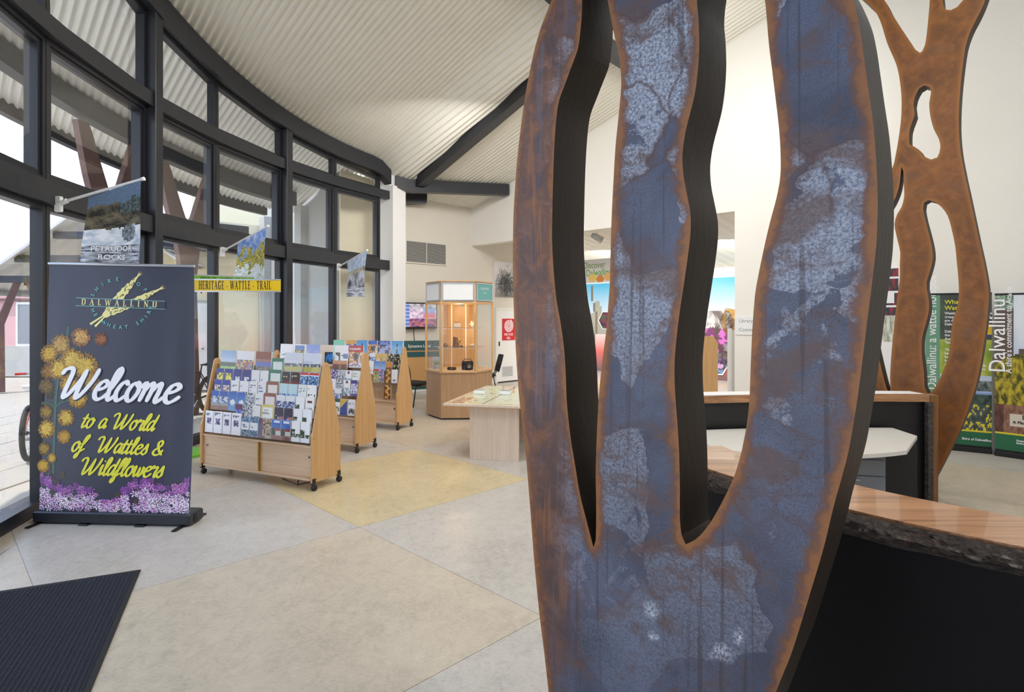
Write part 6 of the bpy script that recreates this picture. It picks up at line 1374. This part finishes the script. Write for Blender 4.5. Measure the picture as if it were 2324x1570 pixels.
sheet('poster_print', lambda u, v, w=0: WORLD[po_.name] @ Vector((-Wd/2+.02+(Wd-.04)*u, -.031, zb+.02+(zt_-zb-.04)*v)), 22, 60, p_po, M['print'], po_)
s0, s1 = sWW(1671), sWW(1760); ls = thing('direction_sign', 'white direction sign lettered Library on the right wall', 'sign', (*WW((s0+s1)/2), zWW(1700, 739)), -PI/4); Wd = s1-s0; Hg = zWW(1700, 718)-zWW(1700, 760)
m = LB(); m.bbox(-Wd/2, Wd/2, -.016, -.001, -Hg/2, Hg/2, .002); m.build('panel', M['white_paint'], ls)
for i, s_ in enumerate(('Library', 'Community Room')): text_obj('lettering', s_, .085, lambda u, v, i=i: WORLD[ls.name] @ Vector((-Wd/2+.05+u, -.0170, .055-.15*i+v)), M['grey_metal'], ls, 'LEFT', 1, 0)

# ================================================================== EXHIBITION ROOM: mural with hexagon pictures, header, track light, desk end
MM_ = Matrix.Translation((*MU(0), 0)) @ Matrix.Rotation(-PI/4, 4, 'Z')
mural = thing('wall_mural', 'sunset-gradient wall mural with hexagonal pictures in the room beyond the opening', 'mural', (*MU(4), 0), -PI/4)
Lw = 7.9
def p_mural(u, v):
    x = u*Lw; z = v*2.86
    if x < 2.3 and z > .3:
        k = abs(math.sin(x*4.2+.4*math.sin(z*3)))
        if k < .16 and z < 2.8: return mixc(rgb(150, 110, 90), rgb(120, 110, 90), v)
        if z < 2.0+.3*math.sin(x*9) and z > 1.2: return mixc(rgb(176, 170, 150), rgb(150, 160, 140), fbm(x, z)+.5)
    if v > .5: return mixc(rgb(240, 236, 230), rgb(80, 180, 220), (v-.5)*2.1)
    if v > .22: return mixc(rgb(236, 110, 96), rgb(240, 232, 224), (v-.22)*3.6)
    return mixc(rgb(120, 100, 104), rgb(226, 110, 100), v*4.5)
sheet('mural_print', lambda u, v, w=0: MM_ @ Vector((Lw*u, -.006, .0+2.86*v)), 90, 50, p_mural, M['print'], mural)
def sMU(xp): b = (xp-CX)/F; return (b*19.9-2.2)/(.7071*(1+b))
def zMU(xp, yp): d = 19.9-.7071*sMU(xp); return CH-(yp-H)/F*d
hexes = [(1622, 765, .95, ((196, 110, 190), (120, 60, 110), (90, 70, 70)), True), (1664, 730, .44, ((200, 150, 60), (170, 130, 70), (120, 90, 50)), False), (1660, 806, .42, ((150, 180, 220), (170, 150, 110), (110, 120, 70)), True), (1626, 822, .40, ((120, 150, 190), (60, 70, 80), (200, 160, 210)), True), (1378, 727, .34, ((60, 30, 40), (120, 40, 60), (60, 90, 50)), False)]
for i, (xp, yp, r, pal, skyt) in enumerate(hexes):
    cx_, cz_ = sMU(xp), zMU(xp, yp)
    hp = [(cx_+r*math.cos(math.radians(60*k)), cz_+r*math.sin(math.radians(60*k))) for k in range(6)]
    m = MB(); m.M = MM_; m.prism(hp, -.035, -.008, 'y'); hx_ = m.build('hexagon_panel', M['white_paint'], mural)
    m = MB(); m.M = MM_; pcs = [rgb(*c) for c in pal]; N = 12; R2 = r*.90
    for a in range(6):
        A = Vector((math.cos(math.radians(60*a)), math.sin(math.radians(60*a))))*R2; B = Vector((math.cos(math.radians(60*a+60)), math.sin(math.radians(60*a+60))))*R2
        for p in range(N):
            for q in range(N-p):
                T_ = [A*(p/N)+B*(q/N), A*((p+1)/N)+B*(q/N), A*(p/N)+B*((q+1)/N)]; c = (T_[0]+T_[1]+T_[2])/3; g = .5+fbm(c.x*6+i*3, c.y*6)
                col = pcs[min(2, max(0, int(g*3)))] if not (skyt and c.y > r*.25) else mixc(rgb(226, 226, 230), rgb(110, 100, 100), .2+abs(fbm(c.x*3, c.y*2+i))*1.6)
                m.add([(cx_+w_.x, -.0365, cz_+w_.y) for w_ in T_], [(0, 1, 2)], col)
                if p+q < N-1:
                    T_ = [A*((p+1)/N)+B*(q/N), A*((p+1)/N)+B*((q+1)/N), A*(p/N)+B*((q+1)/N)]; m.add([(cx_+w_.x, -.0365, cz_+w_.y) for w_ in T_], [(0, 1, 2)], col)
    m.build('picture', M['print'], hx_)
hd = thing('header_sign', 'hanging white sign with green Discover lettering and orange hexagons, seen through the left slot', 'sign', px(1362, 614, 14.5), -PI/4); Wd, Hg = 1.7, .58
m = LB(); m.box(-Wd/2, Wd/2, -.02, .02, -Hg/2, Hg/2); m.build('panel', M['white_paint'], hd)
for x in (-.7, .7): m = LB(); m.tube([(x, 0, Hg/2), (x, 0, Hg/2+.52)], .006, 6); m.build('hanging_rod', M['alu'], hd)
for i, (s_, mk) in enumerate((('Discover', 'green_ink'), ('Dalwallinu', 'green_print'))):
    text_obj('lettering', s_, .235, lambda u, v, i=i: WORLD[hd.name] @ Vector(((-.17, -.03)[i]+u, -.0215, .07-.19*i+v)), M[mk], hd, 'CENTER', .8, .002)
for (dx, dz, col, r_) in ((.02, -.215, (236, 150, 76), .13), (-.22, -.17, (250, 216, 120), .135), (.26, -.16, (250, 196, 120), .13)):
    m = LB(); m.prism([(dx+r_*math.cos(math.radians(60*k)), max(-Hg/2+.005, dz+r_*.8*math.sin(math.radians(60*k)))) for k in range(6)], -.0225-.002*(dx == .02), -.0205, 'y', rgb(*col)); m.build('hexagon_print', M['print'], hd)
tl = px(1356, 520, 13.4); tk = thing('track_spotlight', 'silver track spotlight hanging in the opening, seen through the left slot', 'spotlight', tl, 0)
m = LB(); m.box(-.9, .28, -.02, .02, .0, .035); m.build('track', M['white_paint'], tk)
m = LB(); m.box(-.03, .05, -.02, .02, -.035, 0); m.build('adapter', M['black'], tk); m = LB(); m.tube([(0, 0, -.03), (-.02, 0, -.13)], .012, 8); m.build('stem', M['white_paint'], tk)
m = LB(); m.M = Matrix.Translation((.0, 0, -.20)) @ Matrix.Rotation(math.radians(118), 4, 'Y'); m.lathe([(.02, -.16), (.06, -.14), (.075, -.05), (.085, .12), (.078, .13), (.07, .10)], 0, 0, 18); m.build('lamp_head', M['alu'], tk, True)
q = px(1618, 905, 9.0); ck = thing('partition_panel', 'oak partition end panel behind the far counter, seen through the right slot', 'partition', (q.x, 9.0, 0)); 
m = LB(); m.prism([(-.22, 0), (.07, 0), (.07, 1.36), (.0, 1.46), (-.22, 1.46)], -.02, .02, 'y'); m.build('panel', M['beech'], ck)
q = px(1656, 880, 10.6); wp = thing('banner_stand', 'slim white display stand post standing in the opening', 'stand', (q.x, 10.6, 0)); m = LB(); m.box(-.03, .03, -.03, .03, 0, 1.55); m.build('post', M['white_paint'], wp); m = LB(); m.box(.03, .10, -.015, .015, .05, 1.52); m.build('panel', M['laminate'], wp); m = LB(); m.box(-.14, .16, -.12, .12, 0, .02); m.build('foot', M['white_paint'], wp)
# ================================================================== OUTSIDE: plate posts under the eave, bicycles, verandah
def plate_post(a, label):
    x, y = arc(a, 11.6); t = thing('steel_post', label, 'post', (x, y, 0), math.radians(a)+PI/2, 'forked steel posts under the eave'); zt = roof(x, y)-.30; h = zt
    # forked outline in (along the beam, height)
    P = [(-.20, -.03), (.20, -.03), (.19, h*.35), (.17, h*.55), (.24, h*.68), (.46, h*.84), (.62, h), (.44, h), (.26, h*.90), (.08, h*.80), (0.0, h*.775), (-.08, h*.80), (-.24, h*.90), (-.42, h), (-.60, h), (-.46, h*.84), (-.24, h*.68), (-.17, h*.55), (-.19, h*.35)]
    L = smooth_closed(P, .12); L = [(p.x, p.y) for p in L]; V, E, Fc, *_r = delaunay_2d_cdt([Vector(p) for p in L], [(i, (i+1) % len(L)) for i in range(len(L))], [], 0, 1e-6)
    Fc = [f for f in Fc if inside(np.array([sum((V[i] for i in f), Vector((0, 0)))/3]), L)[0]]
    m = LB(); n = len(V); m.add([(p.x, -.05, p.y) for p in V]+[(p.x, .05, p.y) for p in V], [tuple(f) for f in Fc]+[tuple(n+i for i in f[::-1]) for f in Fc]); m.build('face_plates', M['verandah_steel'], t)
    m = LB(); n = len(L); m.add([(p[0], -.05, p[1]) for p in L]+[(p[0], .05, p[1]) for p in L], [(i, n+i, n+(i+1) % n, (i+1) % n) for i in range(n)]); m.build('edge_band', M['verandah_steel'], t)
    m = LB(); m.bbox(-.3, .3, -.12, .12, -.03, -.005, .004); m.build('base_plate', M['dark'], t)
def angpx(xp, R):
    b = (xp-CX)/F; A = b*b+1; B = -2*(b*CC.x+CC.y); C_ = CC.x**2+CC.y**2-R*R; t_ = (-B+math.sqrt(B*B-4*A*C_))/2/A
    return math.degrees(math.atan2(t_-CC.y, b*t_-CC.x)) % 360
plate_post(angpx(252, 11.6), 'forked rusty steel post outside the windows, behind the rock photo flag')
plate_post(angpx(425, 11.6), 'forked rusty steel post outside the windows, above the yellow trail sign')
def bicycle(label, loc, rz, frame_mat, R=.335, fat=.028):
    t = thing('bicycle', label, 'bicycle', loc, rz)
    def wheel(x):
        m = LB(); m.torus((x, 0, R), R-fat, fat, (0, 1, 0), 40, 10); w = m.build('tyre', M['tyre'], t, True)
        m = LB(); m.torus((x, 0, R), R-2*fat-.008, .012, (0, 1, 0), 40, 6); m.build('rim', M['alu'], w, True)
        m = LB()
        for k in range(28): a = 2*PI*k/28; s_ = 1 if k % 2 else -1; m.tube([(x+.02*math.cos(a+s_*.8), s_*.025, R+.02*math.sin(a+s_*.8)), (x+(R-2*fat-.01)*math.cos(a), 0, R+(R-2*fat-.01)*math.sin(a))], .0016, 4, cap=False)
        m.build('spokes', M['alu'], w); m = LB(); m.lathe([(.02, -.05), (.028, -.03), (.018, 0), (.028, .03), (.02, .05)], x, R, 12, axis='y'); m.build('hub', M['black'], w)
        return w
    wheel(0); wheel(1.05)
    bb = (.43, 0, .30); st = (.28, 0, .80); hd_ = (.86, 0, .86); hl = (.90, 0, .72)
    m = LB(); m.tube([bb, st], .019, 8); m.tube([(.29, 0, .77), hd_], .02, 8); m.tube([bb, hl], .023, 8)
    for s_ in (-.045, .045): m.tube([(0, s_, R), bb], .011, 6); m.tube([(0, s_, R), (.29, s_*.4, .76)], .010, 6)
    m.build('frame', frame_mat, t)
    m = LB(); m.tube([(.86, 0, .90), hl], .024, 8)
    for s_ in (-.055, .055): m.tube([(.92, s_, .68), (1.05, s_, R)], .015, 8)
    m.tube([(.92, -.055, .68), (.92, .055, .68)], .018, 8); m.build('fork', frame_mat, t)
    m = LB(); m.tube([st, (.255, 0, .90)], .013, 8); sp_ = m.build('seat_post', M['black'], t)
    m = LB(); m.add([(-.02, -.075, .92), (.02, -.085, .93), (.14, -.05, .925), (.28, -.018, .92), (.28, .018, .92), (.14, .05, .925), (.02, .085, .93), (-.02, .075, .92), (0, -.05, .88), (.14, -.02, .885), (.27, -.01, .90), (.27, .01, .90), (.14, .02, .885), (0, .05, .88)], [(0, 1, 2, 3, 4, 5, 6, 7), (13, 12, 11, 10, 9, 8), (0, 8, 9, 2, 1), (2, 9, 10, 3), (3, 10, 11, 4), (4, 11, 12, 5), (5, 12, 13, 7, 6), (7, 13, 8, 0)]); m.build('saddle', M['white_paint'] if frame_mat is M['red_paint'] else M['black'], t)
    m = LB(); m.tube([(.86, 0, .90), (.84, 0, .96), (.89, 0, 1.0)], .014, 8); m.tube([(.80, -.31, 1.01), (.86, -.18, 1.01), (.89, 0, 1.0), (.86, .18, 1.01), (.80, .31, 1.01)], .012, 8); hb = m.build('handlebar', M['alu'], t)
    for s_ in (-1, 1):
        m = LB(); m.tube([(.84, s_*.21, 1.01), (.795, s_*.32, 1.01)], .017, 8); m.build('grip', M['red_paint'] if frame_mat is M['red_paint'] else M['black'], hb)
    m = LB(); m.torus((.43, -.03, .30), .085, .006, (0, 1, 0), 24, 5); m.torus((0, -.05, R), .045, .006, (0, 1, 0), 18, 5); m.tube([(.43, -.03, .385), (0, -.05, R+.045)], .005, 4); m.tube([(.43, -.03, .215), (0, -.05, R-.045)], .005, 4); m.build('chain', M['black'], t)
    for s_ in (-1, 1):
        m = LB(); m.tube([(.43, s_*.06, .30), (.43+s_*.11, s_*.07, .30-s_*.12)], .010, 6); c = m.build('crank', M['alu'], t); m = LB(); m.bbox(.43+s_*.11-.045, .43+s_*.11+.045, s_*.075-.0 if s_ > 0 else -.165, .165 if s_ > 0 else -.075, .30-s_*.12-.012, .30-s_*.12+.012, .004); m.build('pedal', M['black'], c)
    return t
b0 = onz(66, 1044, 0.0)
bicycle('red mountain bicycle with white saddle parked outside, left of the navy banner', (b0.x, b0.y, -.012), 2.05, M['red_paint'], .345, .03)
b1 = onz(447, 948, 0.0)
bicycle('black bicycle parked outside, between navy banner and nearest rack', (b1.x-.02, b1.y+.55, -.012), -PI/2-.22, M['black'], .36, .034)
# verandah building far left
vb = thing('verandah_building', 'pink building with pale gabled verandah and forked posts, beyond the courtyard at left', 'building', (-11.0, 14.5, 0), 0)
AX, AZ = -9.7, 4.45
m = MB(); m.box(-24, -8.9, 17.4, 17.7, 0, 3.4); m.build('wall', M['pink_wall'], vb)
for (xe, ze) in ((-12.6, 2.42), (-7.4, 2.9)):
    m = MB(); n = 26; v = []; fs = []
    for i in range(n+1):
        y = 13.5+3.6*i/n; dz = .02*math.sin(i*2.1)
        v += [(AX, y, AZ+dz), (xe, y, ze+dz), (AX, y, AZ+.06+dz), (xe, y, ze+.06+dz)]
    for i in range(n): k = 4*i; fs += [(k, k+1, k+5, k+4), (k+2, k+6, k+7, k+3)]
    fs += [(0, 2, 3, 1)]; m.add(v, fs); m.build('roof', M['corrugated'], vb)
    m = MB(); m.tube([(AX, 13.46, AZ), (xe, 13.46, ze)], .05, 6); m.build('barge_board', M['white_paint'], vb)
m = MB(); m.tube([(-12.62, 13.4, 2.36), (-12.62, 17.2, 2.36)], .08, 8); m.build('gutter', M['grey_wall'], vb)
for (xa, xb, z) in ((-12.3, -7.7, 2.72), (-11.6, -8.3, 3.2), (-10.7, -8.9, 3.75)):
    m = MB(); m.box(xa, xb, 13.62, 13.74, z-.16, z); m.build('beam', M['dark'], vb)
for y in (14.8, 16.2): m = MB(); m.box(-12.3, -7.7, y-.06, y+.06, 2.56, 2.72); m.build('beam', M['dark'], vb)
for x, y in ((-12.0, 13.7), (-10.9, 13.7), (-9.7, 13.7), (-8.4, 13.7), (-11.6, 16.2), (-10.2, 16.2)):
    m = MB()
    for (p, q, r_, r2) in (((x, y, 0), (x, y, 1.7), .13, .11), ((x, y, 1.6), (x-.42, y, 2.6), .11, .09), ((x, y, 1.6), (x+.42, y, 2.6), .11, .09)): m.tube([p, q], r_, 4, r2=r2)
    m.build('forked_post', M['verandah_steel'], vb)
for x in (-14.2, -12.4, -10.6):
    m = MB(); m.box(x-.5, x+.5, 17.32, 17.4, .9, 2.2); w = m.build('window', M['white_paint'], vb); m = MB(); m.box(x-.43, x+.43, 17.30, 17.32, .97, 2.13); m.build('pane', M['grey_metal'], w)
m = MB(); m.box(-24, -8.9, 17.25, 17.4, 2.25, 2.31); m.build('trim_band', M['verandah_steel'], vb)
m = MB(); m.box(-24, -8.9, 17.3, 17.4, 0, .9); m.build('plinth', M['grey_wall'], vb)
